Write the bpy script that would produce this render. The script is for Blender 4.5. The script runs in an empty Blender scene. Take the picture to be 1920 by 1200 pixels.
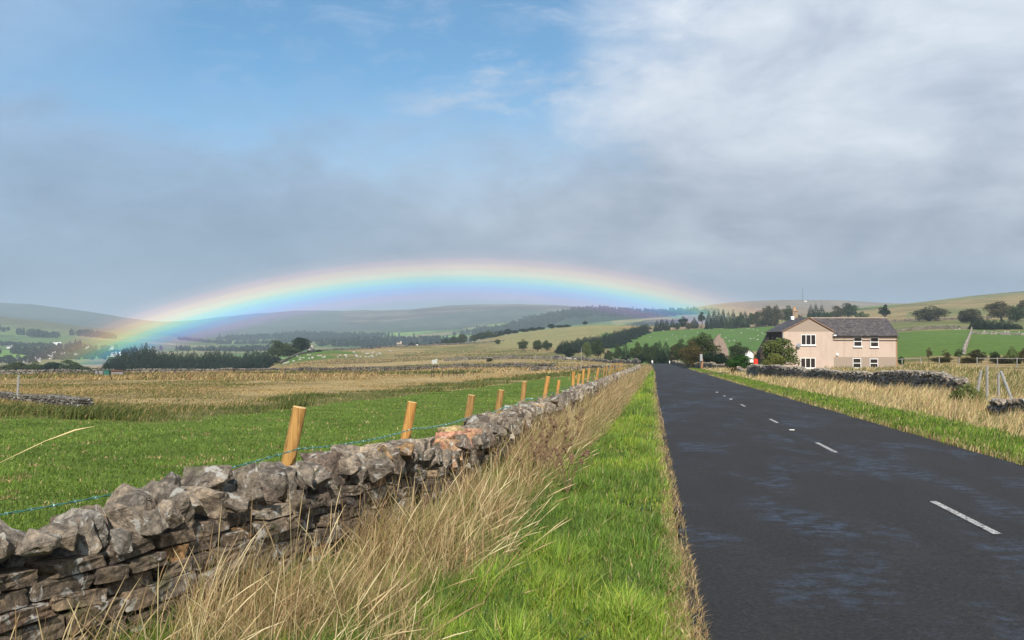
import bpy, bmesh, math, random
import numpy as np
from mathutils import Vector, Matrix, Euler
R = math.radians
random.seed(7)
rng = np.random.default_rng(11)
C = bpy.context.scene.collection
SC = bpy.context.scene

# ---------------------------------------------------------------- camera
F = 1867.0            # focal length in pixels of the 1920 px wide photograph
CAMZ = 1.63
PITCH = math.atan(40 / F)
cd = bpy.data.cameras.new('camera'); cam = bpy.data.objects.new('camera', cd); C.objects.link(cam)
cam.location = (0, 0, CAMZ); cam.rotation_euler = (R(90) + PITCH, 0, 0)
cd.sensor_width = 36; cd.lens = 36 * F / 1920; cd.clip_start = 0.1; cd.clip_end = 30000
SC.camera = cam
SC.render.resolution_x = 1024; SC.render.resolution_y = 640

# ---------------------------------------------------------------- light
SUN_EL = R(38.2); SUN_AZ = R(180 - 2.7)       # azimuth clockwise from +Y of the place the sun stands
sdir = Vector((math.sin(SUN_AZ) * math.cos(SUN_EL), math.cos(SUN_AZ) * math.cos(SUN_EL), math.sin(SUN_EL)))
sl = bpy.data.lights.new('sun', 'SUN'); sl.energy = 5.0; sl.angle = R(0.55); sl.color = (1.0, 0.93, 0.83)
so = bpy.data.objects.new('sun', sl); C.objects.link(so)
so.rotation_euler = (-sdir).to_track_quat('-Z', 'Y').to_euler()
SC.view_settings.view_transform = 'Standard'; SC.view_settings.look = 'None'
SC.view_settings.exposure = 0.22; SC.view_settings.gamma = 1.0
SC.cycles.max_bounces = 6; SC.cycles.transparent_max_bounces = 16; SC.cycles.volume_bounces = 0

# ---------------------------------------------------------------- node helper
class NT:
    def __init__(s, tree): s.t = tree; s.n = tree.nodes; s.l = tree.links
    def new(s, typ, **kw):
        n = s.n.new(typ)
        for k, v in kw.items(): setattr(n, k, v)
        return n
    def put(s, sock, v):
        if isinstance(v, (int, float)): sock.default_value = v
        elif isinstance(v, (tuple, list)):
            sock.default_value = tuple(v) + ((1.0,) if len(v) == 3 and len(sock.default_value) == 4 else ())
        else: s.l.new(v, sock)
    def m(s, op, a, b=0.0, c=None, clamp=False):
        n = s.new('ShaderNodeMath', operation=op, use_clamp=clamp); s.put(n.inputs[0], a); s.put(n.inputs[1], b)
        if c is not None: s.put(n.inputs[2], c)
        return n.outputs[0]
    def mix(s, f, a, b, mode='MIX'):
        n = s.new('ShaderNodeMix', data_type='RGBA', blend_type=mode)
        s.put(n.inputs[0], f); s.put(n.inputs[6], a); s.put(n.inputs[7], b); return n.outputs[2]
    def noise(s, vec, scale, detail=4, rough=.55, dist=0.0, out=0):
        n = s.new('ShaderNodeTexNoise'); s.put(n.inputs['Vector'], vec)
        n.inputs['Scale'].default_value = scale; n.inputs['Detail'].default_value = detail
        n.inputs['Roughness'].default_value = rough; n.inputs['Distortion'].default_value = dist
        return n.outputs[out]
    def ss(s, x, a, b, lo=0.0, hi=1.0):
        n = s.new('ShaderNodeMapRange', interpolation_type='SMOOTHSTEP'); s.put(n.inputs[0], x)
        s.put(n.inputs[1], a); s.put(n.inputs[2], b); s.put(n.inputs[3], lo); s.put(n.inputs[4], hi); return n.outputs[0]
    def ramp(s, f, stops, interp='LINEAR'):
        n = s.new('ShaderNodeValToRGB'); s.put(n.inputs[0], f); cr = n.color_ramp; cr.interpolation = interp
        while len(cr.elements) < len(stops): cr.elements.new(0.5)
        for e, (p, c) in zip(cr.elements, stops): e.position = p; e.color = tuple(c) + (1.0,)
        return n.outputs[0]
    def mapping(s, vec, scale=(1, 1, 1), rot=(0, 0, 0)):
        n = s.new('ShaderNodeMapping'); s.put(n.inputs[0], vec); n.inputs['Scale'].default_value = scale
        n.inputs['Rotation'].default_value = rot; return n.outputs[0]

# ---------------------------------------------------------------- sky: nishita behind layers of cloud, all by direction
w = bpy.data.worlds.new('World'); SC.world = w; w.use_nodes = True
k = NT(w.node_tree); k.n.clear()
tc = k.new('ShaderNodeTexCoord'); sx = k.new('ShaderNodeSeparateXYZ'); k.l.new(tc.outputs['Generated'], sx.inputs[0])
az = k.m('ARCTAN2', sx.outputs[0], sx.outputs[1])
el = k.m('ARCSINE', sx.outputs[2])
def pxaz(p): return math.atan((p - 960) / F)
def pyel(p): return math.atan((600 - p) / F) + PITCH
cv = k.new('ShaderNodeCombineXYZ'); k.l.new(az, cv.inputs[0]); k.l.new(el, cv.inputs[1])
cvo = cv.outputs[0]
nb = k.noise(k.mapping(cvo, (1.0, 1.9, 1), (0, 0, R(-14))), 5.5, 8, .56, .35)        # large billows, drawn out along the wind
nf = k.noise(k.mapping(cvo, (1.0, 2.6, 1), (0, 0, R(-16))), 14, 9, .66, .5)           # finer streaks
nsoft = k.noise(k.mapping(cvo, (1, 1.6, 1)), 2.7, 3, .5)
sky = k.new('ShaderNodeTexSky', sky_type='NISHITA'); sky.sun_disc = False
sky.sun_elevation = SUN_EL; sky.sun_rotation = SUN_AZ; sky.altitude = 200; sky.air_density = 1.0; sky.dust_density = .6; sky.ozone_density = 1.6
blue = k.mix(1.0, sky.outputs[0], (0.56, 0.95, 1.09), 'MULTIPLY')
def s10(c): return tuple(10 * v for v in c)
# how high the veil reaches: opaque low down, thinning upwards to blue
wob = k.m('MULTIPLY', k.m('SUBTRACT', nb, .5), .22)
e2 = k.m('ADD', el, wob)
veil = k.ss(k.m('ADD', e2, k.m('MULTIPLY', k.m('SUBTRACT', az, pxaz(760)), .10)), pyel(400), pyel(120), 1.0, 0.06)
# the cloud bank to the right: beyond a line leaning to the right
side = k.m('ADD', k.m('SUBTRACT', az, k.m('MULTIPLY', k.m('SUBTRACT', el, pyel(120)), 1.15)), k.m('MULTIPLY', k.m('SUBTRACT', nb, .5), .40))
side = k.m('ADD', side, k.m('MULTIPLY', k.m('SUBTRACT', nf, .5), .14))
bank = k.ss(side, pxaz(880), pxaz(1400))
# haze to the far left
left = k.ss(k.m('ADD', az, k.m('MULTIPLY', k.m('SUBTRACT', nsoft, .5), .5)), pxaz(420), pxaz(-250), 0.0, .80)
# thin wisp in the blue
wl = k.m('SUBTRACT', k.m('SUBTRACT', el, pyel(178)), k.m('MULTIPLY', k.m('SUBTRACT', az, pxaz(950)), .16))
wisp = k.m('MULTIPLY', k.ss(k.m('ABSOLUTE', k.m('ADD', wl, k.m('MULTIPLY', k.m('SUBTRACT', nf, .5), .09))), .034, .0), k.ss(nb, .33, .55))
wisp = k.m('MULTIPLY', wisp, k.m('MULTIPLY', k.ss(az, pxaz(560), pxaz(860)), k.ss(az, pxaz(1500), pxaz(1150))))
wisp = k.m('MULTIPLY', wisp, .85)
cov = k.m('MAXIMUM', k.m('MAXIMUM', veil, bank), k.m('MAXIMUM', left, wisp))
cov = k.m('MAXIMUM', cov, k.m('MULTIPLY', k.ss(nf, .38, .80), .50))
# colour of the cloud itself
lowness = k.ss(k.m('ADD', el, k.m('MULTIPLY', wob, .55)), pyel(190), pyel(530))
rightness = k.ss(k.m('ADD', az, k.m('MULTIPLY', k.m('SUBTRACT', nb, .5), .35)), pxaz(300), pxaz(1350))
c_hi = k.mix(rightness, s10((.285, .430, .630)), s10((.56, .62, .71)))
c_lo = k.mix(rightness, s10((.240, .335, .440)), s10((.335, .378, .45)))
cc = k.mix(lowness, c_hi, c_lo)
cc = k.mix(1.0, cc, k.ramp(nf, [(0.25, (.90, .91, .92)), (.5, (1, 1, 1)), (.75, (1.10, 1.09, 1.07))]), 'MULTIPLY')
cc = k.mix(k.m('MAXIMUM', rightness, .45), cc, k.mix(1.0, cc, k.ramp(nb, [(0.30, (.70, .74, .80)), (.5, (1, 1, 1)), (.70, (1.24, 1.20, 1.15))]), 'MULTIPLY'))
# the slate-dark shower low on the right
dk = k.m('MULTIPLY', k.ss(el, pyel(500), pyel(552)), k.ss(az, pxaz(1150), pxaz(1500)))
cc = k.mix(k.m('MULTIPLY', dk, .75), cc, s10((.185, .245, .335)))
# soft bright rolls at low right
rb = k.m('MULTIPLY', k.ss(k.noise(k.mapping(cvo, (1, 5, 1)), 7, 6, .55), .52, .72), k.m('MULTIPLY', k.ss(el, pyel(560), pyel(500)), k.ss(az, pxaz(900), pxaz(1400))))
cc = k.mix(k.m('MULTIPLY', rb, .35), cc, s10((.55, .61, .69)))
full = k.mix(cov, blue, cc)
bg = k.new('ShaderNodeBackground'); k.put(bg.inputs[0], full); bg.inputs[1].default_value = 0.10
wo = k.new('ShaderNodeOutputWorld'); k.l.new(bg.outputs[0], wo.inputs[0])

# ---------------------------------------------------------------- value noise for geometry
def vnoise(x, y, seed=0):
    x = np.asarray(x, float); y = np.asarray(y, float)
    xi = np.floor(x).astype(np.int64); yi = np.floor(y).astype(np.int64); fx = x - xi; fy = y - yi
    def h(a, b):
        n = (a * 374761393 + b * 668265263 + seed * 1442695041) & 0xffffffff
        n = ((n ^ (n >> 13)) * 1274126177) & 0xffffffff
        return ((n ^ (n >> 16)) & 0xffff) / 65535.0
    u = fx * fx * (3 - 2 * fx); v = fy * fy * (3 - 2 * fy)
    return (h(xi, yi) * (1 - u) + h(xi + 1, yi) * u) * (1 - v) + (h(xi, yi + 1) * (1 - u) + h(xi + 1, yi + 1) * u) * v
def fbm(x, y, seed=0, o=4):
    s = 0; a = .5; t = 0
    for i in range(o): s = s + a * vnoise(x * 2 ** i, y * 2 ** i, seed + i); t += a; a *= .5
    return s / t
def sst(x, a, b):
    t = np.clip((x - a) / (b - a), 0, 1); return t * t * (3 - 2 * t)

# ---------------------------------------------------------------- the lie of the land
CP, SP = math.cos(PITCH), math.sin(PITCH)
def ray(px, py):
    a = (px - 960) / F; b = (600 - py) / F
    return np.array([a, CP - b * SP, SP + b * CP]) if np.isscalar(a) else np.stack([a + 0 * b, CP - b * SP + 0 * a, SP + b * CP + 0 * a])
def pt(px, py, D):
    r = ray(px, py); return Vector((r[0] * D / r[1], D, CAMZ + r[2] * D / r[1]))
def project(X, Y, Z):
    Zr = Z - CAMZ; dep = Y * CP + Zr * SP; up = -Y * SP + Zr * CP
    dep = np.maximum(dep, .01); return 960 + F * X / dep, 600 - F * up / dep
SLOPE = 32 / F                                     # the whole foreground falls gently away
COLS = [-400, 0, 150, 300, 450, 560, 700, 850, 960, 1100, 1235, 1330, 1450, 1600, 1720, 1920, 2400]
TAB = {
 70:   [716, 716, 716, 716, 716, 716, 716, 716, 715.5, 715.5, 715.5, 715.5, 717, 719, 719, 719, 719],
 100:  [706, 708, 707, 706, 705, 704, 704, 703, 702.5, 702.4, 702.4, 703, 702, 699, 697, 696, 694],
 160:  [703, 703, 700, 700, 699, 698, 697, 693, 691, 691, 691, 691, 687, 679, 671, 668, 660],
 250:  [712, 712, 708, 697, 698, 692, 687, 680, 678, 681, 682, 681, 676, 660, 648, 645, 640],
 400:  [716, 714, 710, 704, 707, 676, 671, 666, 663, 668, 692, 672, 652, 635, 622, 624, 620],
 550:  [712, 710, 708, 706, 704, 664, 658, 654, 652, 652, 668, 645, 632, 615, 604, 604, 590],
 700:  [705, 703, 702, 702, 700, 670, 652, 645, 640, 632, 626, 619, 614, 604, 598, 590, 575],
 900:  [698, 694, 692, 692, 690, 676, 660, 650, 626, 610, 611, 608, 606, 592, 582, 568, 550],
 1200: [684, 680, 679, 680, 680, 668, 662, 655, 640, 630, 625, 615, 604, 580, 568, 547, 530],
 1600: [665, 662, 662, 663, 664, 658, 655, 650, 645, 640, 630, 608, 598, 585, 580, 575, 560],
 2200: [636, 636, 640, 648, 650, 645, 642, 638, 634, 622, 600, 592, 588, 582, 580, 575, 570],
 3000: [595, 593, 610, 628, 640, 634, 630, 622, 610, 583, 584, 582, 577, 577, 577, 575, 575],
 3800: [600, 600, 613, 622, 628, 620, 612, 600, 592, 588, 588, 573, 564, 567, 572, 580, 580],
 4700: [590, 588, 600, 612, 612, 605, 592, 574, 573, 577, 590, 585, 580, 580, 590, 590, 590],
 5800: [570, 567, 583, 604, 591, 583, 584, 585, 585, 585, 590, 590, 590, 590, 600, 600, 600],
 8000: [640] * 17}
def herm(xs, ys, q):
    xs = np.asarray(xs, float); ys = np.asarray(ys, float)
    d = np.diff(ys, axis=0) / np.diff(xs).reshape((-1,) + (1,) * (ys.ndim - 1))
    m = np.zeros_like(ys); m[0] = d[0]; m[-1] = d[-1]; m[1:-1] = (d[1:] + d[:-1]) / 2
    i = np.clip(np.searchsorted(xs, q) - 1, 0, len(xs) - 2); hh = xs[i + 1] - xs[i]; t = np.clip((q - xs[i]) / hh, 0, 1)
    sh = (-1,) + (1,) * (ys.ndim - 1); t = t.reshape(sh); hh = hh.reshape(sh)
    return (2*t**3 - 3*t*t + 1) * ys[i] + (t**3 - 2*t*t + t) * hh * m[i] + (-2*t**3 + 3*t*t) * ys[i + 1] + (t**3 - t*t) * hh * m[i + 1]
_D = [45.] + [float(d) for d in TAB]
_O = np.array([[0.0] * 17] + [[v - (672 + 3043 / d) for v in TAB[d]] for d in TAB])
_qd = np.linspace(math.log(45), math.log(8000), 500); _qc = np.linspace(-400, 2400, 561)
_G = herm(np.log(_D), _O, _qd); _G = herm(COLS, _G.T.copy(), _qc).T
def W(Y): return np.interp(Y, [-5, 2, 4.2, 6, 7.7, 9.3, 11.6, 14.7, 25, 60, 100, 160, 260], [-3.1, -2.95, -2.73, -2.35, -2.05, -1.85, -1.72, -1.62, -1.4, -.75, -.1, .9, 2.2])   # the near wall's road face
ROADC = ([-40, 0, 47, 91, 168, 250, 400], [2.93, 2.94, 3.33, 3.88, 4.85, 4.7, 1.0])
def RC(Y): return np.interp(Y, *ROADC)
RX = 243 / F                                       # heading of the road
def height(X, Y, detail=True):
    X = np.asarray(X, float); Y = np.asarray(Y, float)
    Ys = np.maximum(Y, 1.0); px = np.clip(960 + F * X / Ys, -400, 2400)
    g = np.clip((np.log(np.maximum(Ys, 45)) - _qd[0]) / (_qd[1] - _qd[0]), 0, len(_qd) - 1.001)
    c = (px + 400) / 5.0; c = np.clip(c, 0, len(_qc) - 1.001)
    gi = g.astype(int); ci = c.astype(int); gf = g - gi; cf = c - ci
    o = (_G[gi, ci] * (1 - cf) + _G[gi, ci + 1] * cf) * (1 - gf) + (_G[gi + 1, ci] * (1 - cf) + _G[gi + 1, ci + 1] * cf) * gf
    z = -SLOPE * Y - np.where(Y > 45, o * Ys / F, 0)
    if detail:
        lat = X - RX * Y; rc = RC(Y)
        far = sst(np.abs(lat - rc), 5, 16)
        far = np.maximum(far, sst(Y, 300, 500))
        z = z + far * (sst(Y, 35, 70) * .22 * (fbm(X / 7, Y / 9, 3) - .5) + sst(Y, 90, 260) * 2.0 * (fbm(X / 55, Y / 60, 5, 3) - .5) * sst(Y, 80, 500)
             + sst(Y, 900, 2500) * 22 * (fbm(X / 420, Y / 420, 9, 5) - .5))
        # tussocky verges stand a little proud of the road
        z = z + np.where(Y < 260, .03 * (fbm(X / .6, Y / .6, 21, 3) - .2) * sst(np.abs(lat - rc), 2.75, 3.3), 0)
        z = z + np.where(lat < W(Y), .05 * (fbm(X / 2.2, Y / 2.2, 33, 3) - .5), 0) * (Y < 150)
    return z
def hz(X, Y): return float(height(np.array([X]), np.array([Y]))[0])
def gpt(px, D):
    X = (px - 960) / F * D * CP
    z = hz(X, D)
    for _ in range(3):
        dep = D * CP + (z - CAMZ) * SP; X = (px - 960) / F * dep; z = hz(X, D)
    return Vector((X, D, z))

# ---------------------------------------------------------------- object helpers
def tag(o, label=None, cat=None, group=None, kind=None):
    if label: o['label'] = label
    if cat: o['category'] = cat
    if group: o['group'] = group
    if kind: o['kind'] = kind
    return o
def empty(name, loc=(0, 0, 0), rz=0, label=None, cat=None, group=None):
    o = bpy.data.objects.new(name, None); C.objects.link(o); o.location = loc; o.rotation_euler = (0, 0, rz); o.empty_display_size = .2
    return tag(o, label, cat, group)
def np_mesh(name, V, faces_flat, counts, mat, parent=None, colors=None, smooth=False, loc=None):
    """V (n,3); faces_flat vertex indices; counts loop count per face"""
    me = bpy.data.meshes.new(name); V = np.asarray(V, np.float32); n = len(V)
    me.vertices.add(n); me.vertices.foreach_set('co', V.ravel())
    counts = np.asarray(counts, np.int32); me.loops.add(len(faces_flat)); me.loops.foreach_set('vertex_index', np.asarray(faces_flat, np.int32))
    me.polygons.add(len(counts)); st = np.zeros(len(counts), np.int32); st[1:] = np.cumsum(counts)[:-1]
    me.polygons.foreach_set('loop_start', st); me.polygons.foreach_set('loop_total', counts)
    me.polygons.foreach_set('use_smooth', np.full(len(counts), smooth))
    me.update(calc_edges=True)
    if colors is not None:
        a = me.color_attributes.new('Col', 'FLOAT_COLOR', 'POINT'); c = np.ones((n, 4), np.float32); c[:, :colors.shape[1]] = colors
        a.data.foreach_set('color', c.ravel())
    if mat: me.materials.append(mat)
    o = bpy.data.objects.new(name, me); C.objects.link(o); o.parent = parent
    if loc is not None: o.location = loc
    return o
class MB:
    """collects simple solids for one mesh object"""
    def __init__(s): s.v = []; s.f = []
    def add(s, vs, fs):
        b = len(s.v); s.v += [tuple(v) for v in vs]; s.f += [tuple(i + b for i in f) for f in fs]; return s
    def box(s, x0, x1, y0, y1, z0, z1):
        vs = [(x, y, z) for x in (x0, x1) for y in (y0, y1) for z in (z0, z1)]
        return s.add(vs, [(0, 1, 3, 2), (4, 6, 7, 5), (0, 4, 5, 1), (2, 3, 7, 6), (0, 2, 6, 4), (1, 5, 7, 3)])
    def prism(s, poly, a, b, axis='y'):
        n = len(poly); mk = (lambda p, t: (p[0], t, p[1])) if axis == 'y' else ((lambda p, t: (t, p[0], p[1])) if axis == 'x' else (lambda p, t: (p[0], p[1], t)))
        vs = [mk(p, a) for p in poly] + [mk(p, b) for p in poly]
        return s.add(vs, [tuple(range(n)), tuple(range(2 * n - 1, n - 1, -1))] + [(i, i + n, (i + 1) % n + n, (i + 1) % n) for i in range(n)])
    def tube(s, pts, radii, n=8, cap=True):
        rings = []; pts = [Vector(p) for p in pts]
        for i, p in enumerate(pts):
            d = (pts[min(i + 1, len(pts) - 1)] - pts[max(i - 1, 0)]).normalized()
            a = d.cross(Vector((0, 0, 1)) if abs(d.z) < .9 else Vector((1, 0, 0))).normalized(); b = d.cross(a)
            r = radii[i] if isinstance(radii, (list, tuple)) else radii
            rings.append([p + (a * math.cos(2 * math.pi * j / n) + b * math.sin(2 * math.pi * j / n)) * r for j in range(n)])
        vs = [v for r_ in rings for v in r_]; fs = []
        for i in range(len(pts) - 1):
            for j in range(n): fs.append((i * n + j, i * n + (j + 1) % n, (i + 1) * n + (j + 1) % n, (i + 1) * n + j))
        if cap: fs += [tuple(range(n - 1, -1, -1)), tuple((len(pts) - 1) * n + j for j in range(n))]
        return s.add(vs, fs)
    def ball(s, c, r, nu=10, nv=7):
        r = (r, r, r) if isinstance(r, (int, float)) else r; vs = []; fs = []
        for i in range(nv + 1):
            t = math.pi * i / nv
            for j in range(nu):
                p = 2 * math.pi * j / nu; vs.append((c[0] + r[0] * math.sin(t) * math.cos(p), c[1] + r[1] * math.sin(t) * math.sin(p), c[2] + r[2] * math.cos(t)))
        for i in range(nv):
            for j in range(nu): fs.append((i * nu + j, (i + 1) * nu + j, (i + 1) * nu + (j + 1) % nu, i * nu + (j + 1) % nu))
        return s.add(vs, fs)
    def build(s, name, mat, parent=None, bevel=0, smooth=False, label=None):
        me = bpy.data.meshes.new(name); me.from_pydata(s.v, [], s.f); bm = bmesh.new(); bm.from_mesh(me)
        bmesh.ops.remove_doubles(bm, verts=bm.verts, dist=1e-6)
        if bevel: bmesh.ops.bevel(bm, geom=[e for e in bm.edges if len(e.link_faces) == 2 and e.calc_face_angle(0) > .5], offset=bevel, segments=1, affect='EDGES')
        bmesh.ops.recalc_face_normals(bm, faces=bm.faces); bm.to_mesh(me); bm.free()
        for p in me.polygons: p.use_smooth = smooth
        me.materials.append(mat); o = bpy.data.objects.new(name, me); C.objects.link(o); o.parent = parent
        if label: o['label'] = label
        return o
def copy_tree(o, parent=None):
    c = o.copy(); C.objects.link(c); c.parent = parent
    for ch in list(o.children): copy_tree(ch, c)
    return c

# ---------------------------------------------------------------- materials
def mat(name, fn):
    m = bpy.data.materials.new(name); m.use_nodes = True; q = NT(m.node_tree); q.n.clear()
    out = q.new('ShaderNodeOutputMaterial'); b = q.new('ShaderNodeBsdfPrincipled'); q.l.new(b.outputs[0], out.inputs[0])
    b.inputs['Specular IOR Level'].default_value = .3
    q.b = b; q.out = out; fn(q, b); return m
def bump(q, b, h, strength=.4, dist=.02):
    n = q.new('ShaderNodeBump'); n.inputs['Strength'].default_value = strength; n.inputs['Distance'].default_value = dist
    q.put(n.inputs['Height'], h); q.l.new(n.outputs[0], b.inputs['Normal'])
def attr(q, name='Col', out='Color'):
    a = q.new('ShaderNodeAttribute', attribute_name=name); return a.outputs[out]
def objc(q): return q.new('ShaderNodeTexCoord').outputs['Object']
def wpos(q): return q.new('ShaderNodeNewGeometry').outputs['Position']
def simple(name, col, rough=.7, var=.15, scale=8, bmp=0, metallic=0, spec=.3):
    def fn(q, b):
        n = q.noise(objc(q), scale, 5)
        q.put(b.inputs['Base Color'], q.mix(n, tuple(c * (1 - var) for c in col), tuple(min(1, c * (1 + var)) for c in col)))
        b.inputs['Roughness'].default_value = rough; b.inputs['Metallic'].default_value = metallic; b.inputs['Specular IOR Level'].default_value = spec
        if bmp: bump(q, b, n, bmp)
    return mat(name, fn)

def f_ground(q, b):
    p = wpos(q); a = q.new('ShaderNodeAttribute', attribute_name='Col')
    big = q.noise(p, .045, 5, .6); mid = q.noise(p, .55, 5, .62); fine = q.noise(p, 7, 4, .65)
    streak = q.noise(q.mapping(p, (.022, .036, .05), (0, 0, R(12))), 1, 9, .7, .6)
    streak2 = q.noise(q.mapping(p, (.12, .20, .2), (0, 0, R(20))), 1, 8, .72, .4)
    s = q.m('ADD', q.m('MULTIPLY', streak, .6), q.m('MULTIPLY', streak2, .4)); s = q.m('ADD', q.m('MULTIPLY', q.m('SUBTRACT', s, .5), 1.9), .52)
    moor = q.ramp(s, [(.18, (.055, .065, .024)), (.34, (.11, .125, .036)), (.46, (.20, .150, .068)), (.58, (.38, .275, .135)), (.70, (.27, .185, .095)), (.82, (.13, .15, .045))])
    grass = q.mix(1.0, a.outputs['Color'], q.ramp(q.m('ADD', q.m('MULTIPLY', mid, .5), q.m('MULTIPLY', big, .5)), [(.3, (.72, .78, .75)), (.5, (1, 1, 1)), (.7, (1.30, 1.18, 1.1))]), 'MULTIPLY')
    col = q.mix(a.outputs['Alpha'], grass, moor)
    col = q.mix(1.0, col, q.ramp(fine, [(.3, (.72, .72, .72)), (.7, (1.28, 1.28, 1.28))]), 'MULTIPLY')
    col = q.mix(1.0, col, q.ramp(mid, [(.3, (.82, .82, .82)), (.7, (1.2, 1.2, 1.2))]), 'MULTIPLY')
    q.put(b.inputs['Base Color'], col); b.inputs['Roughness'].default_value = .95; b.inputs['Specular IOR Level'].default_value = .05
    bump(q, b, q.m('ADD', fine, q.m('MULTIPLY', mid, 3)), .6, .10)
M_ground = mat('ground', f_ground)

def f_far(q, b):
    p = wpos(q); a = q.new('ShaderNodeAttribute', attribute_name='Col')
    n1 = q.noise(q.mapping(p, (.012, .004, .02)), 1, 8, .65, .3); n2 = q.noise(p, .03, 5, .6)
    col = q.mix(1.0, a.outputs['Color'], q.ramp(n1, [(.3, (.62, .66, .66)), (.5, (1, 1, 1)), (.7, (1.45, 1.35, 1.25))]), 'MULTIPLY')
    col = q.mix(1.0, col, q.ramp(n2, [(.3, (.75, .75, .75)), (.7, (1.25, 1.25, 1.25))]), 'MULTIPLY')
    q.put(b.inputs['Base Color'], col); b.inputs['Roughness'].default_value = 1; b.inputs['Specular IOR Level'].default_value = 0
M_far = mat('far_hills', f_far)

def f_road(q, b):
    p = wpos(q); pr = q.mapping(p, (1, 1, 1), (0, 0, math.atan(RX)))     # x across the road, y along it
    agg = q.noise(p, 130, 3, .75); agg2 = q.noise(p, 30, 4, .75)
    vor = q.new('ShaderNodeTexVoronoi'); q.l.new(p, vor.inputs['Vector']); vor.inputs['Scale'].default_value = 95
    mott = q.noise(q.mapping(pr, (1.5, .35, 1)), 1.1, 5, .6)
    st = q.noise(q.mapping(pr, (3.6, 5.2, 1)), 1.0, 10, .75, .3)          # breaks up the bluish patches mixed into the asphalt
    pl = q.noise(q.mapping(pr, (.95, .30, 1)), 1.0, 4, .55, .6)
    patchy = q.m('MULTIPLY', q.ss(pl, .47, .66), q.ss(st, .44, .60))
    col = q.mix(mott, (.021, .0205, .0215), (.037, .0355, .035))
    col = q.mix(q.m('MULTIPLY', patchy, .65), col, (.056, .080, .125))
    col = q.mix(1.0, col, q.ramp(agg, [(.30, (.42, .42, .42)), (.52, (1, 1, 1)), (.74, (2.1, 2.05, 1.95))]), 'MULTIPLY')
    col = q.mix(1.0, col, q.ramp(agg2, [(.32, (.58, .58, .58)), (.5, (1, 1, 1)), (.68, (1.65, 1.62, 1.55))]), 'MULTIPLY')
    speck = q.ss(vor.outputs['Distance'], .16, .05); rare = q.ss(q.noise(p, 17, 2), .62, .72)
    col = q.mix(q.m('MULTIPLY', q.m('MULTIPLY', speck, rare), .6), col, (.28, .27, .25))
    q.put(b.inputs['Base Color'], col); q.put(b.inputs['Roughness'], q.mix(patchy, (.82, .82, .82), (.66, .66, .66)))
    b.inputs['Specular IOR Level'].default_value = .22
    bump(q, b, q.m('ADD', agg, q.m('MULTIPLY', agg2, .7)), .75, .012)
M_road = mat('asphalt', f_road)
def f_paint(q, b):
    p = wpos(q); n = q.noise(p, 38, 5, .7); q.put(b.inputs['Base Color'], q.mix(q.m('MULTIPLY', q.ss(n, .46, .50), q.ss(q.noise(p, 9, 3), .30, .45)), (.07, .07, .07), (.50, .49, .46))); b.inputs['Roughness'].default_value = .6
    bump(q, b, q.noise(p, 120, 3), .5, .006)
M_paint = mat('road_paint', f_paint)

def f_leaf(q, b):
    c = attr(q); q.put(b.inputs['Base Color'], c); b.inputs['Roughness'].default_value = .55; b.inputs['Specular IOR Level'].default_value = .25
    t = q.new('ShaderNodeBsdfTranslucent'); q.put(t.inputs[0], q.mix(1.0, c, (1.3, 1.5, .8), 'MULTIPLY'))
    m = q.new('ShaderNodeMixShader'); m.inputs[0].default_value = .28; q.l.new(b.outputs[0], m.inputs[1]); q.l.new(t.outputs[0], m.inputs[2]); q.l.new(m.outputs[0], q.out.inputs[0])
M_blade = mat('grass_blade', f_leaf)
def foliage(name, base, hi):
    def fn(q, b):
        c = attr(q); f = q.new('ShaderNodeSeparateColor'); q.l.new(c, f.inputs[0])
        oi = q.new('ShaderNodeObjectInfo').outputs['Random']
        col = q.mix(f.outputs[0], base, hi); col = q.mix(1.0, col, q.ramp(oi, [(0, (.78, .84, .82)), (.5, (1, 1, 1)), (1, (1.28, 1.14, .95))]), 'MULTIPLY')
        q.put(b.inputs['Base Color'], col); b.inputs['Roughness'].default_value = .7; b.inputs['Specular IOR Level'].default_value = .15
        t = q.new('ShaderNodeBsdfTranslucent'); q.put(t.inputs[0], col); m = q.new('ShaderNodeMixShader'); m.inputs[0].default_value = .15
        q.l.new(b.outputs[0], m.inputs[1]); q.l.new(t.outputs[0], m.inputs[2]); q.l.new(m.outputs[0], q.out.inputs[0])
    return mat(name, fn)
M_fol = {'conifer': foliage('conifer_foliage', (.008, .019, .009), (.026, .048, .020)),
         'broad': foliage('broad_foliage', (.024, .040, .014), (.075, .102, .032)),
         'autumn': foliage('turning_foliage', (.045, .045, .020), (.12, .105, .042)),
         'bright': foliage('bright_foliage', (.050, .075, .018), (.20, .23, .070)),
         'hedge': foliage('evergreen_foliage', (.010, .035, .006), (.045, .12, .016)),
         'far': foliage('far_wood_foliage', (.020, .034, .022), (.048, .066, .036))}
M_bark = simple('bark', (.085, .065, .045), .9, .4, 14, .5)
M_palebark = simple('pale_bark', (.22, .17, .13), .9, .3, 10, .5)

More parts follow.
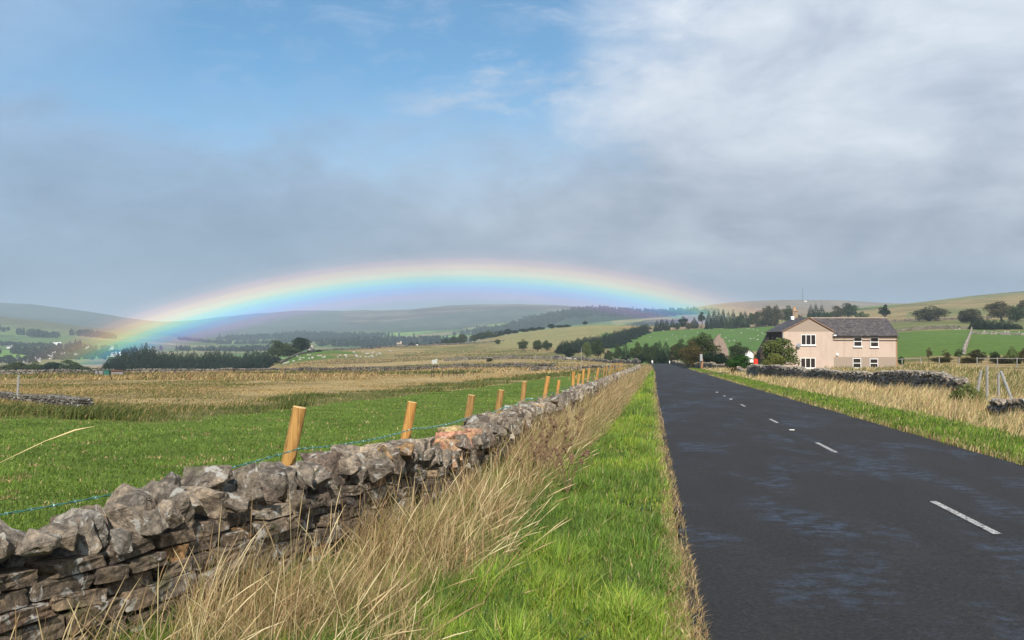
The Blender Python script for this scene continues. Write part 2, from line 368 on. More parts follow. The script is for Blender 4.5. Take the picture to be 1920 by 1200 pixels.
def f_stone(q, b):
    p = objc(q); oi = q.new('ShaderNodeObjectInfo').outputs['Random']
    pv = q.new('ShaderNodeVectorMath', operation='ADD'); q.l.new(p, pv.inputs[0]); cb = q.new('ShaderNodeCombineXYZ'); q.put(cb.inputs[0], q.m('MULTIPLY', oi, 37)); q.l.new(cb.outputs[0], pv.inputs[1]); p = pv.outputs[0]
    c = attr(q)
    n1 = q.noise(p, 5, 6, .65, .3); n2 = q.noise(p, 26, 6, .7); n3 = q.noise(p, 90, 4, .7); lich = q.noise(p, 8.5, 5, .62, .8)
    col = q.mix(1.0, c, q.ramp(n1, [(.34, (.42, .39, .37)), (.5, (1, .97, .93)), (.64, (1.5, 1.38, 1.2))]), 'MULTIPLY')
    col = q.mix(1.0, col, q.ramp(n2, [(.34, (.45, .44, .43)), (.5, (1, 1, 1)), (.66, (1.6, 1.56, 1.5))]), 'MULTIPLY')
    col = q.mix(q.m('MULTIPLY', q.ss(lich, .57, .63), .75), col, (.48, .47, .43))        # pale lichen patches
    col = q.mix(q.m('MULTIPLY', q.ss(q.noise(p, 4.1, 5, .6, .5), .54, .64), .7), col, (.060, .048, .042))   # black crust
    col = q.mix(q.m('MULTIPLY', q.ss(q.noise(p, 3.2, 4, .6), .61, .70), .45), col, (.10, .115, .035))         # moss
    q.put(b.inputs['Base Color'], col); b.inputs['Roughness'].default_value = .92; b.inputs['Specular IOR Level'].default_value = .2
    bump(q, b, q.m('ADD', q.m('MULTIPLY', n1, 1.6), q.m('ADD', n2, q.m('MULTIPLY', n3, .35))), .9, .030)
M_stone = mat('drystone', f_stone)
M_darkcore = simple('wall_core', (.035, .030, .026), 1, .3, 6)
def f_post(q, b):
    p = objc(q); g = q.noise(q.mapping(p, (34, 34, 2.2)), 1, 5, .65, .4); kn = q.noise(q.mapping(p, (5, 5, 3.2)), 1, 2)
    col = q.ramp(g, [(.3, (.23, .11, .028)), (.5, (.41, .225, .066)), (.72, (.54, .32, .11))])
    col = q.mix(q.m('MULTIPLY', q.ss(kn, .66, .72), .8), col, (.12, .05, .015))
    oi = q.new('ShaderNodeObjectInfo').outputs['Random']; col = q.mix(1.0, col, q.ramp(oi, [(0, (.72, .76, .85)), (.5, (1, 1, 1)), (1, (1.1, .98, .85))]), 'MULTIPLY'); col = q.mix(q.m('MULTIPLY', q.ss(q.noise(q.mapping(p, (60, 60, 1.1)), 1, 3, .5), .60, .66), .6), col, (.10, .05, .02))
    q.put(b.inputs['Base Color'], col); b.inputs['Roughness'].default_value = .78; bump(q, b, g, .6, .015)
M_post = mat('peeled_round_timber', f_post)
M_postend = simple('cut_timber_end', (.62, .42, .18), .8, .2, 30)
M_greywood = simple('weathered_wood', (.26, .25, .23), .9, .3, 12, .4)
M_wire = simple('green_galvanised_wire', (.07, .22, .18), .5, .15, 20, 0, .2)
M_barb = simple('bright_barb_wire', (.25, .42, .38), .45, .1, 20, 0, .3)

# ---------------------------------------------------------------- terrain sheets
FBX, FBV = [-3000, -300, 0, 150, 290, 480, 700, 850, 960, 1050, 1160, 1200], [36, 29, 27.7, 25.8, 25.3, 29.3, 39, 50, 66, 87, 140, 200]
def bnd(x, a, b, s_): return sst(x, a - s_, a + s_) * (1 - sst(x, b - s_, b + s_))
def moor_tone(px, Y, n1):
    """bleached banks (gold), rushy hollows (olive) and heathery strips (brown) of the moor"""
    f = Y / np.interp(px, FBX, FBV) * (1 + .5 * n1)
    gold = bnd(f, 1.35, 2.0, .18) * sst(px, 330, 520) * (px < 1190) + bnd(px, 215, 500, 25) * bnd(Y * (1 + .15 * n1), 150, 235, 8) + bnd(px, 700, 1190, 60) * bnd(Y * (1 + .2 * n1), 118, 150, 6)
    gold = gold + bnd(px, 560, 1000, 40) * bnd(Y * (1 + .3 * n1), 262, 300, 10) + bnd(px, 660, 960, 40) * bnd(Y * (1 + .3 * n1), 470, 560, 20) * .8
    olive = bnd(f, 1.0, 1.22, .08) + bnd(px, 510, 900, 50) * bnd(Y * (1 + .3 * n1), 110, 150, 8) * .9 + bnd(px, 520, 1100, 40) * bnd(Y * (1 + .3 * n1), 190, 245, 10) * .8 + bnd(px, 640, 1150, 40) * bnd(Y * (1 + .3 * n1), 350, 450, 20) * .7
    brown = bnd(px, 120, 500, 40) * bnd(Y * (1 + .4 * n1), 100, 136, 6) * .9 + bnd(px, 560, 1180, 40) * bnd(Y * (1 + .3 * n1), 168, 186, 5) + bnd(px, 620, 1050, 40) * bnd(Y * (1 + .3 * n1), 310, 345, 10)
    return np.clip(gold, 0, 1), np.clip(olive, 0, 1), np.clip(brown, 0, 1)
def cover(X, Y, Z):
    """land cover: base colour rgb and how much of it is rough moor grass"""
    px, py = project(X, Y, Z); lat = X - RX * Y
    n1 = fbm(X / 30, Y / 30, 41) - .5; n2 = fbm(X / 4, Y / 4, 43) - .5; nv = fbm(X / 260, Y / 260, 47) - .5
    col = np.zeros(X.shape + (4,)); col[...] = (.11, .125, .040, .55)
    def put(m, rgb, moor=0.0):
        m = np.clip(m, 0, 1)[..., None]; col[...] = col * (1 - m) + np.array(tuple(rgb) + (moor,)) * m
    G = (.105, .155, .028)
    # moor by default to the left and in front
    put(np.ones_like(X), (.15, .14, .05), 1.0)
    go, ol, br = moor_tone(px, Y, n1 + .4 * n2); put(go * .75, (.42, .315, .165), .12); put(ol * .75, (.105, .12, .038), .25); put(br * .75, (.105, .072, .045), .25)
    # pasture behind the near wall; its far edge runs back towards the right
    fbY = np.interp(px, [-3000, -300, 0, 150, 290, 480, 700, 850, 960, 1050, 1160, 1200], [36, 29, 27.7, 25.8, 25.3, 29.3, 39, 50, 66, 87, 140, 200])
    put(sst(fbY * (1 + .10 * n2) - Y, -.4, .8) * (lat < W(Y) + .2), G)
    # verge soil
    put(((lat > W(Y) - .1) & (Y < 300) & (lat < 16)) * 1.0, (.12, .115, .045), .30)
    put(sst(lat, W(Y) + .6, W(Y) + 1.0) * sst(RC(Y) - 2.4 - lat, -.1, .1) * (Y < 250), (.11, .15, .03))
    put(((lat > RC(Y)) & (lat < RC(Y) + 5.0 + n1 * 2)) * sst(250 - Y, 0, 40), (.085, .14, .026))
    put(sst(.45 - np.abs(np.abs(lat - RC(Y)) - 3.05), 0, .3) * (Y < 260), (.15, .12, .06))   # dead grass fringe of the tarmac
    put(sst(2.3 - np.abs(lat - RC(Y) - 3.6), 0, 1.0) * sst(9 - np.abs(Y - 108), 0, 3), (.10, .075, .055))   # worn earth gateway by the bend
    # right of the road beyond the verge: rank dry grass
    put(((lat > RC(Y) + 6.5) & (Y < 165)) * 1.0, (.17, .15, .055), .9)
    # far sides of the valley
    k1 = (Y > 330)
    put(k1 * sst(px, 505, 545) * sst(720 - px + 400 * n1, 0, 60) * sst(Y, 360 + 60 * n1, 400) * sst(600 - Y, 0, 20), (.095, .155, .034))
    put((Y > 300) * sst(px, 700, 760) * sst(n1 + .5 * n2, -.12, .12) * (Y < 720) * (px < 1150), (.085, .125, .035), .45)
    put((Y > 540) * sst(px, 900, 950) * sst(1180 - px, 0, 30) * (Y < 1000), (.24, .225, .095), .15)
    put((Y > 395) * sst(px - (1150 - (Y - 430) * .10), 0, 12) * sst(738 - Y, -4, 6) * (px < 1640), (.090, .160, .034))
    put((Y > 738) * (Y < 1050) * (px > 1200), (.20, .17, .075), .5)
    put((Y > 165) * (px > 1560) * sst(430 - Y + 10 * n2, 0, 8), (.098, .158, .034))
    put((Y >= 430) * (px > 1560) * sst(640 - Y + 120 * n1, 0, 60), (.10, .14, .045), .3)
    put((Y > 560) * (px > 1560) * sst(Y, 600 + 120 * n1, 700 + 120 * n1), (.19, .175, .075), .75)
    put((Y > 730) * (px > 1700) * sst(nv + .3 * n1, -.05, .1) * (Y < 1300), (.13, .16, .055), .3)
    # distance
    cx = np.floor(X / 210 + 1.4 * nv * 2 + Y / 900); cy = np.floor(Y / 260 + nv * 2)
    rnd = vnoise(cx * 7.3, cy * 5.1, 51)
    d1 = sst(Y, 1000, 1150)
    put(d1 * 1.0, (.10, .15, .055)); put(d1 * (rnd > .55), (.15, .25, .06)); put(d1 * (rnd < .3), (.20, .19, .09)); put(d1 * ((rnd > .45) & (rnd < .52)), (.035, .05, .03))
    up = sst(Y + 500 * nv, 2250, 2700)
    put(up * (px < 420), (.125, .125, .065)); put(sst(Y + 300 * nv, 3100, 3500), (.070, .090, .066))
    put((Y > 2450) * sst(px - 940, 0, 30) * sst(1290 - px, 0, 40) * (Y < 3300), (.034, .052, .032))
    put((Y > 1250) * (px > 1280) * (Y < 4400), (.21, .150, .085))
    put((Y > 4100) * (px > 640) * (px < 1200), (.085, .062, .052))
    put((Y > 4100) * (px > 640) * (px < 1200) * sst(np.sin(Z * .16 + 6 * nv), .1, .6), (.15, .135, .10))
    return col
us = np.concatenate([np.linspace(-2.2, -.56, 60)[:-1], np.linspace(-.56, .56, 820), np.linspace(.56, 2.2, 60)[1:]])
ys = np.concatenate([np.linspace(-36, 2, 30)[:-1], np.linspace(2, 45, 190)[:-1], np.exp(np.linspace(math.log(45), math.log(1150), 380))[:-1], np.exp(np.linspace(math.log(1150), math.log(9000), 170))])
isplit = int(np.searchsorted(ys, 1149.9))
ZEXT = []
def sheet(name, ya, mt):
    YY, UU = np.meshgrid(ya, us, indexing='ij'); XX = UU * (YY + 40)
    ZZ = height(XX, YY); col = cover(XX, YY, ZZ)
    ZEXT.extend([float(ZZ.min()), float(ZZ.max())])
    lat = XX - RX * YY
    ZZ = ZZ - np.where((np.abs(lat - RC(YY)) < 2.9) & (YY < 380), .05, 0)
    ny, nx = XX.shape; idx = np.arange(ny * nx).reshape(ny, nx)
    q = np.stack([idx[:-1, :-1], idx[:-1, 1:], idx[1:, 1:], idx[1:, :-1]], -1).reshape(-1)
    o = np_mesh(name, np.stack([XX, YY, ZZ], -1).reshape(-1, 3), q, np.full(len(q) // 4, 4), mt, colors=col.reshape(-1, 4), smooth=True)
    return tag(o, kind='structure')
sheet('ground', ys[:isplit + 1], M_ground)
sheet('hills', ys[isplit:], M_far)

# road
def strip(name, mt, y0, y1, lat0, lat1, dz, n, jag=0):
    yy = np.linspace(y0, y1, n) if y1 - y0 < 50 else np.concatenate([np.linspace(y0, 20, n // 2)[:-1], np.exp(np.linspace(math.log(20), math.log(y1), n // 2))])
    m = 9; V = []
    for t in np.linspace(0, 1, m):
        l = lat0(yy) * (1 - t) + lat1(yy) * t
        if jag and t in (0, 1): l = l + jag * (fbm(yy / .35, yy * 0 + t * 9, 5) - .5) + jag * 1.4 * (fbm(yy / 2.3, yy * 0 + t * 5, 15) - .5)
        X = RX * yy + l; z = height(X, yy, False) + dz + .05 * (1 - (2 * t - 1) ** 2) * (1 if dz < .01 else 0)
        V.append(np.stack([X, yy, z], -1))
    V = np.stack(V, 1); ny, nx = V.shape[:2]; idx = np.arange(ny * nx).reshape(ny, nx)
    q = np.stack([idx[:-1, :-1], idx[:-1, 1:], idx[1:, 1:], idx[1:, :-1]], -1).reshape(-1)
    return np_mesh(name, V.reshape(-1, 3), q, np.full(len(q) // 4, 4), mt, smooth=True)
HW = 2.70
tag(strip('road', M_road, -20, 380, lambda y: RC(y) - HW, lambda y: RC(y) + HW, .004, 1400, .09), kind='structure')
for i, d in enumerate([8.95, 16.7, 24.3, 32.6, 41.2]):
    dl = [2.05, 1.95, 1.55, 1.5, 1.1][i]
    o = strip('road_marking', M_paint, d, d + dl, lambda y: RC(y) + .13, lambda y: RC(y) + .21, .06, 12); tag(o, kind='structure')

# ---------------------------------------------------------------- grass: blades as real geometry
def blades(name, P, h, wd, col, lean=(.25, .0), spread=.45, curve=.5, mt=None, segs=2):
    n = len(P); a = rng.uniform(0, 2 * math.pi, n); face = rng.uniform(0, 2 * math.pi, n)
    L = np.abs(rng.normal(0, spread, n)); dx = np.cos(a) * L + lean[0]; dy = np.sin(a) * L + lean[1]
    wv = np.stack([np.cos(face), np.sin(face), 0 * face], -1) * (wd / 2)[:, None]
    up = h / np.sqrt(1 + dx ** 2 + dy ** 2)
    base = P; mid = P + np.stack([dx * up * .45 * (1 - curve * .5), dy * up * .45 * (1 - curve * .5), up * .55], -1)
    tip = P + np.stack([dx * up * (1 + curve * .3), dy * up * (1 + curve * .3), up * (1 - .1 * curve)], -1)
    V = np.stack([base - wv, base + wv, mid - wv * .8, mid + wv * .8, tip], 1)
    idx = np.arange(n)[:, None] * 5
    f = np.concatenate([idx + np.array([[0, 1, 3, 2]]), idx + np.array([[2, 3, 4]])], 1)
    cnt = np.tile([4, 3], n)
    cc = np.repeat(col[:, None, :], 5, 1).copy()
    o = np_mesh(name, V.reshape(-1, 3), f.reshape(-1), cnt, mt or M_blade, colors=cc.reshape(-1, 3)); return o
def scatter(n, y0, y1, la, lb, power=1.6):
    """points between two lateral limits; density falls with distance as D**-power"""
    e = 1 - power; t = rng.random(n)
    Y = (y0 ** e + t * (y1 ** e - y0 ** e)) ** (1 / e) if abs(e) > 1e-6 else y0 * (y1 / y0) ** t
    u = rng.random(n); L = la(Y) * (1 - u) + lb(Y) * u
    X = RX * Y + L; return X, Y, L
def pal(n, cols, ws, jit=.18, mask=None):
    i = rng.choice(len(cols), n, p=np.array(ws) / sum(ws)); c = np.array(cols)[i]
    return np.clip(c * (1 + rng.normal(0, jit, (n, 1))) * (1 + rng.normal(0, .05, (n, 3))), .004, 1)
GREEN = [(.125, .215, .022), (.185, .285, .030), (.27, .34, .050), (.075, .135, .022)]
DRY = [(.40, .285, .15), (.54, .41, .23), (.26, .165, .09), (.24, .22, .08)]
def mixmask(c1, c2, m): return np.where(m[:, None], c1, c2)
def BW(Y): return np.interp(Y, [2, 6, 7.5, 9.5, 14, 25, 60, 150], [1.7, 1.15, .92, .60, .55, .60, .62, .66])   # width of the rank grass in front of the wall
# 1 green verge strip, left of the road
n = 190000; X, Y, L = scatter(n, 3.2, 130, lambda y: W(y) + BW(y) * .45, lambda y: RC(y) - HW - .0, 1.75)
pn = fbm(X / .35, Y / .55, 61, 3); z = height(X, Y); hh = (.075 + .13 * np.clip(pn * 1.7 - .45, 0, 1)) * rng.uniform(.6, 1.3, n)
edge = RC(Y) - HW - L; dryp = np.clip(.7 * np.exp(-edge / .09) + .8 * np.exp(-np.maximum(L - W(Y) - BW(Y) * .8, 0) / .16) * (fbm(X / .5, Y / .9, 67) > .45), 0, 1)
dm = rng.random(n) < dryp
hh = np.where(edge < .16, hh * .55, hh); hue = fbm(X / 1.1, Y / 1.8, 69, 3); tuft = fbm(X / .22, Y / .3, 73, 2); hh = hh * np.where(tuft > .66, 1.7, 1.0) * np.where(fbm(X / .8, Y / 1.2, 77, 2) < .34, .55, 1)
cg = np.where((rng.random(n) < np.clip((hue - .38) * 4, .05, .95))[:, None], pal(n, [(.20, .29, .034), (.29, .33, .06), (.15, .235, .03)], [3, 2, 2]), pal(n, [(.11, .18, .030), (.15, .235, .035), (.08, .13, .028)], [3, 3, 2]))
c = mixmask(pal(n, DRY, [3, 2, 2, 2]), cg * np.clip(.62 + .80 * pn, .6, 1.3)[:, None], dm | (rng.random(n) < .035))
tag(blades('verge_grass', np.stack([X, Y, z - .01], -1), hh, .0042 + .00055 * Y * rng.uniform(.7, 1.3, n), c, (.10, .05), .42, .7), 'bright green verge grass between the tarmac and the dry stalks', 'grass', kind='stuff')
# dead fringe hanging over the tarmac edge
n = 13000; X, Y, L = scatter(n, 3.2, 120, lambda y: RC(y) - HW - .14, lambda y: RC(y) - HW + .09, 1.8)
cl = fbm(Y / .5, Y * 0, 71, 3) > .40; keep = cl | (rng.random(n) < .4); X, Y, L = X[keep], Y[keep], L[keep]; n = len(X)
tag(blades('fringe_grass', np.stack([X, Y, height(X, Y) - .01], -1), rng.uniform(.02, .11, n), .0028 + .0004 * Y, pal(n, DRY, [2, 1.5, 3, 2]), (.25, .0), .6, .8), 'pale dead grass fringe along the left edge of the tarmac', 'grass', kind='stuff')
# broad leaved weeds low in the sward
nc = 70; cY = 4.5 * (20 / 4.5) ** rng.random(nc); cu = rng.random(nc); cL = (W(cY) + BW(cY) * .8) * (1 - cu) + (RC(cY) - HW - .15) * cu; ci_ = np.repeat(np.arange(nc), 11); Y = cY[ci_] + rng.normal(0, .03, len(ci_)); L = cL[ci_] + rng.normal(0, .03, len(ci_)); X = RX * Y + L
tag(blades('broad_weeds', np.stack([X, Y, height(X, Y)], -1), rng.uniform(.07, .15, len(ci_)), rng.uniform(.016, .034, len(ci_)), pal(len(ci_), [(.07, .14, .03), (.11, .19, .04), (.05, .10, .035)], [3, 2, 2]), (.05, 0), 1.0, 1.3), 'broad leaved weeds growing low in the green verge', 'weeds', kind='stuff')
# 2 rank grass between the strip and the wall
n = 160000; X, Y, L = scatter(n, 2.4, 150, lambda y: W(y) + .03, lambda y: W(y) + BW(y) * 1.25, 1.75)
pn = fbm(X / .45, Y / .7, 81, 3); t = (L - W(Y)) / (BW(Y) * 1.05)
keep = rng.random(n) < np.clip(1.3 - t * .70 + (pn - .5) * 2.2, .03, 1); X, Y, L, pn, t = X[keep], Y[keep], L[keep], pn[keep], t[keep]; n = len(X)
gm = rng.random(n) < np.clip(.62 + (pn - .5) * 3.8, .10, .96) * np.clip(1.5 - Y / 24, .18, 1)
hh = np.where(gm, rng.uniform(.10, .32, n), rng.uniform(.10, .48, n) * (.55 + .9 * fbm(X / .6, Y / .8, 85, 2))) * np.clip(1.1 - .45 * t, .45, 1.2)
hh = hh * np.interp(Y, [2, 7, 10, 14, 22, 60], [1.25, 1.35, 1.6, 1.9, 2.1, 2.0]) * np.clip(1.1 - (t > 1) * .3, .5, 1.2)
c = mixmask(pal(n, GREEN, [3, 2, 1.5, 4]), pal(n, DRY, [3, 3, 3.5, 2.2]), gm)
tag(blades('rank_grass', np.stack([X, Y, height(X, Y) - .02], -1), hh, .0026 + .00040 * Y, c, (.12, .02), .62, .8), 'tangle of straw coloured dead grass and green blades at the foot of the stone wall', 'grass', kind='stuff')
# 3 pasture: short sward
n = 230000; X, Y, L = scatter(n, 3.0, 60, lambda y: -y * .85 - 2, lambda y: W(y) - .45, 1.55)
px, py = project(X, Y, height(X, Y)); fbY = np.interp(px, [-300, 0, 150, 290, 480, 700, 850, 960, 1050], [29, 27.7, 25.8, 25.3, 29.3, 39, 50, 66, 87])
keep = (px > -900) & (Y < fbY + .5); X, Y, L = X[keep], Y[keep], L[keep]; n = len(X); pn = fbm(X / .9, Y / 1.4, 91, 3)
dm = rng.random(n) < np.clip((fbm(X / .5, Y / .5, 95, 3) - .62) * 5, .03, .7)
c = mixmask(pal(n, DRY, [2, 1, 2, 3]), pal(n, [(.115, .175, .028), (.150, .215, .038), (.080, .125, .024)], [4, 3, 3]) * np.clip(.5 + pn, .65, 1.3)[:, None], dm)
tag(blades('pasture_grass', np.stack([X, Y, height(X, Y) - .005], -1), rng.uniform(.025, .075, n) * (.7 + pn * .8), .005 + .0008 * Y, c, (.12, .0), .7, .8), 'short grazed green grass of the pasture behind the stone wall', 'grass', kind='stuff')
# 4 rushes and rough grass beyond the pasture
n = 340000; e = -.4; t = rng.random(n); Y = 24 * (170 / 24) ** t; PX = rng.uniform(-120, 1190, n); X = (PX - 960) / F * Y
fbY = np.interp(PX, [-300, 0, 150, 290, 480, 700, 850, 960, 1050, 1160, 1200], [29, 27.7, 25.8, 25.3, 29.3, 39, 50, 66, 87, 140, 170])
lat = X - RX * Y; pn = .5 * fbm(X / 2.2, Y / 3.0, 101, 3) + .5 * fbm(X / 9, Y / 14, 103, 3); keep = (Y > fbY * (1 + .08 * (fbm(X / 4, Y / 4, 43) - .5))) & (lat < W(Y) - .6) & (rng.random(n) < np.clip((pn - .36) * 5, .16, 1)); X, Y, PX, pn, fbY = X[keep], Y[keep], PX[keep], pn[keep], fbY[keep]; n = len(X)
near = np.exp(-(Y - fbY) / (fbY * .22)); hh = (.10 + .50 * near * np.clip(pn * 3 - 1.0, .1, 1.2)) * rng.uniform(.5, 1.3, n)
gold = fbm(X / 9, Y / 22, 107, 3); go, ol, br = moor_tone(PX, Y, fbm(X / 30, Y / 30, 41) - .5 + .4 * (fbm(X / 4, Y / 4, 43) - .5)); gm = rng.random(n) < np.clip(.75 * near + .25 - (gold - .5) * 2 - go * .7 + ol * .5 + br * .2, .03, .95)
hh = hh * (1 - .45 * go * (1 - near)); tone = (1 + .15 * go - .38 * br)[:, None]
c = mixmask(pal(n, [(.10, .12, .03), (.15, .155, .045), (.065, .085, .022)], [3, 2, 2]), pal(n, [(.33, .225, .10), (.44, .32, .16), (.20, .14, .06)], [4, 3, 2]), gm)
tag(blades('moor_grass', np.stack([X, Y, height(X, Y) - .02], -1), hh, .007 + .0006 * Y * rng.uniform(.6, 1.4, n), c * tone, (.35, .05), .5, .8), 'rushes and bleached moor grass beyond the far edge of the pasture', 'grass', kind='stuff')
n = 60000; t = rng.random(n); Y = 75 * (520 / 75) ** t; PX = rng.uniform(-60, 1190, n); X = (PX - 960) / F * Y; pn = .5 * fbm(X / 9, Y / 16, 203, 3) + .5 * fbm(X / 30, Y / 40, 205, 3)
keep = (rng.random(n) < np.clip((pn - .44) * 7, .02, 1)) & (X - RX * Y < W(Y) - .6) & ~((PX < 480) & (Y > 240)) & ~((PX > 505) & (PX < 740) & (Y > 350)); X, Y, PX, pn = X[keep], Y[keep], PX[keep], pn[keep]; n = len(X)
go, ol, br = moor_tone(PX, Y, fbm(X / 30, Y / 30, 41) - .5 + .4 * (fbm(X / 4, Y / 4, 43) - .5)); gm = rng.random(n) < np.clip(.40 - (fbm(X / 14, Y / 30, 207, 3) - .5) * 3 - go * .6 + ol * .5, .03, .95)
c = mixmask(pal(n, [(.09, .105, .03), (.13, .14, .04), (.055, .07, .02)], [3, 2, 2]), pal(n, [(.34, .235, .11), (.42, .31, .16), (.20, .125, .06)], [4, 3, 3]), gm)
tag(blades('far_moor_grass', np.stack([X, Y, height(X, Y) - .02], -1), rng.uniform(.15, .45, n), .0010 * Y * rng.uniform(.7, 1.5, n), c * (1 + .1 * go - .35 * br)[:, None], (.3, .05), .4, .6), 'rough tawny grass scattered over the rising moor in the middle distance', 'grass', kind='stuff')
# 5 right verge
n = 60000; X, Y, L = scatter(n, 9, 190, lambda y: RC(y) + HW, lambda y: RC(y) + HW + 1.9, 1.5)
edge = L - RC(Y) - HW; pn = fbm(X / .6, Y / 1.2, 111, 3); keep = ~((np.abs(Y - 108) < 7)); X, Y, L, edge, pn = X[keep], Y[keep], L[keep], edge[keep], pn[keep]; n = len(X)
dm = rng.random(n) < .8 * np.exp(-edge / .16)
c = mixmask(pal(n, DRY, [3, 2, 3, 3]), pal(n, GREEN, [3, 3, 2, 4]) * np.clip(.45 + .85 * pn, .5, 1.1)[:, None], dm | (rng.random(n) < .10))
tag(blades('roadside_grass', np.stack([X, Y, height(X, Y) - .01], -1), rng.uniform(.05, .17, n) * (.6 + pn), .006 + .0006 * Y, c, (.12, .0), .45, .7), 'green mown grass along the right edge of the road', 'grass', kind='stuff')
n = 230000; X, Y, L = scatter(n, 10, 190, lambda y: RC(y) + HW + 1.6, lambda y: np.interp(y, [10, 36, 44, 70, 100, 113, 190], [24, 22, 28, 32, 36, 36, 14]), 1.25)
pn = fbm(X / 1.4, Y / 2.2, 121, 3); px, py = project(X, Y, height(X, Y)); keep = (px < 2000) & ~((Y > 112.5) & (px > 1425) & (px < 1695)) & ~((np.abs(Y - 110) < 6) & (L < RC(Y) + 7)); X, Y, L, pn = X[keep], Y[keep], L[keep], pn[keep]; n = len(X)
hh = rng.uniform(.25, .75, n) * np.clip(pn * 1.5, .3, 1.2) * np.clip((L - RC(Y) - HW - 1.3) / 1.2, .35, 1)
farr = L > np.interp(Y, [20, 40, 60, 95], [12.5, 12.5, 13, 13])
gm = rng.random(n) < np.where(farr, .55, .10) + .25 * (pn < .4)
c = mixmask(pal(n, [(.13, .135, .04), (.09, .10, .03), (.16, .18, .05)], [3, 2, 2]), pal(n, DRY, [4, 5, 2, 1.2]) * 1.2, gm)
tag(blades('dry_roadside_grass', np.stack([X, Y, height(X, Y) - .02], -1), hh, .004 + .00048 * Y, c, (.26, .0), .38, .7), 'tall straw coloured grass between the right verge and the ruined stone wall', 'grass', kind='stuff')

# long seed stalks leaning over the near wall
def stalk_mesh(n, y0, y1, la, lb, hlo, hhi, lean, name, label):
    V = []; Fq = []; cols = []; b = 0
    for i in range(n):
        Y = y0 * (y1 / y0) ** random.random(); L = float(W(Y)) + random.uniform(la, lb) * float(BW(Y)); X = RX * Y + L; z = hz(X, Y)
        H = random.uniform(hlo, hhi) * (1 if Y < 9 else .72); a = random.gauss(0, 1.25); ln = max(.03, random.gauss(lean, .38)); d = Vector((math.cos(a) * ln, math.sin(a) * ln * .8 - .10, 1)).normalized()
        r = .0012 + .00014 * Y; c = random.choice([(.62, .48, .27), (.50, .37, .20), (.70, .58, .36), (.36, .24, .12)])
        p = Vector((X, Y, z)); m = 7; droop = random.uniform(0, .35)
        a2 = a + random.gauss(0, .9); side = d.cross(Vector((0, 1, 0))).normalized(); s2 = d.cross(side)
        for j in range(m + 1):
            t = j / m; q = p + d * (H * t) + Vector((math.cos(a2), math.sin(a2), -.45)) * (droop * t ** 3 * H * .5)
            rr = r * (1.1 - .6 * t)
            if t > .82: rr = r * 1.7
            if j == m: rr = r * .3
            for kx in range(3):
                th = 2 * math.pi * kx / 3; V.append(q + side * (math.cos(th) * rr) + s2 * (math.sin(th) * rr)); cols.append(c)
        for j in range(m):
            for kx in range(3): Fq += [b + j * 3 + kx, b + j * 3 + (kx + 1) % 3, b + (j + 1) * 3 + (kx + 1) % 3, b + (j + 1) * 3 + kx]
        b += (m + 1) * 3
    o = np_mesh(name, np.array([tuple(v) for v in V]), Fq, np.full(len(Fq) // 4, 4), M_blade, colors=np.array(cols)); return tag(o, label, 'grass', kind='stuff')
stalk_mesh(620, 3.3, 22, .04, .95, .40, .92, .34, 'seed_stalks', 'long straw coloured seed stalks leaning over the near stone wall')

# dead stems lying every way through it
stalk_mesh(460, 3.3, 18, .05, 1.15, .30, .75, 1.6, 'fallen_stems', 'fallen dead stems lying crosswise in the rank grass')
# arching green tussocks scattered through the dead grass
cY = 3.4 * (22 / 3.4) ** rng.random(95); cL = W(cY) + rng.uniform(.3, 1.45, 95) * BW(cY); cs = rng.uniform(.05, .13, 95); ci_ = rng.integers(0, 95, 11000)
Y = cY[ci_] + rng.normal(0, 1, 11000) * cs[ci_]; L = cL[ci_] + rng.normal(0, 1, 11000) * cs[ci_]; X = RX * Y + L; tone = rng.uniform(.7, 1.15, 95)[ci_]
tag(blades('green_tussocks', np.stack([X, Y, height(X, Y) - .02], -1), rng.uniform(.16, .40, 11000), .0042 + .0004 * Y, pal(11000, [(.10, .18, .03), (.16, .24, .04), (.07, .14, .035), (.24, .26, .07)], [4, 3, 3, 1]) * tone[:, None], (.10, .0), .75, 1.1), 'arching green tussocks growing up through the dead grass by the wall', 'grass', kind='stuff')

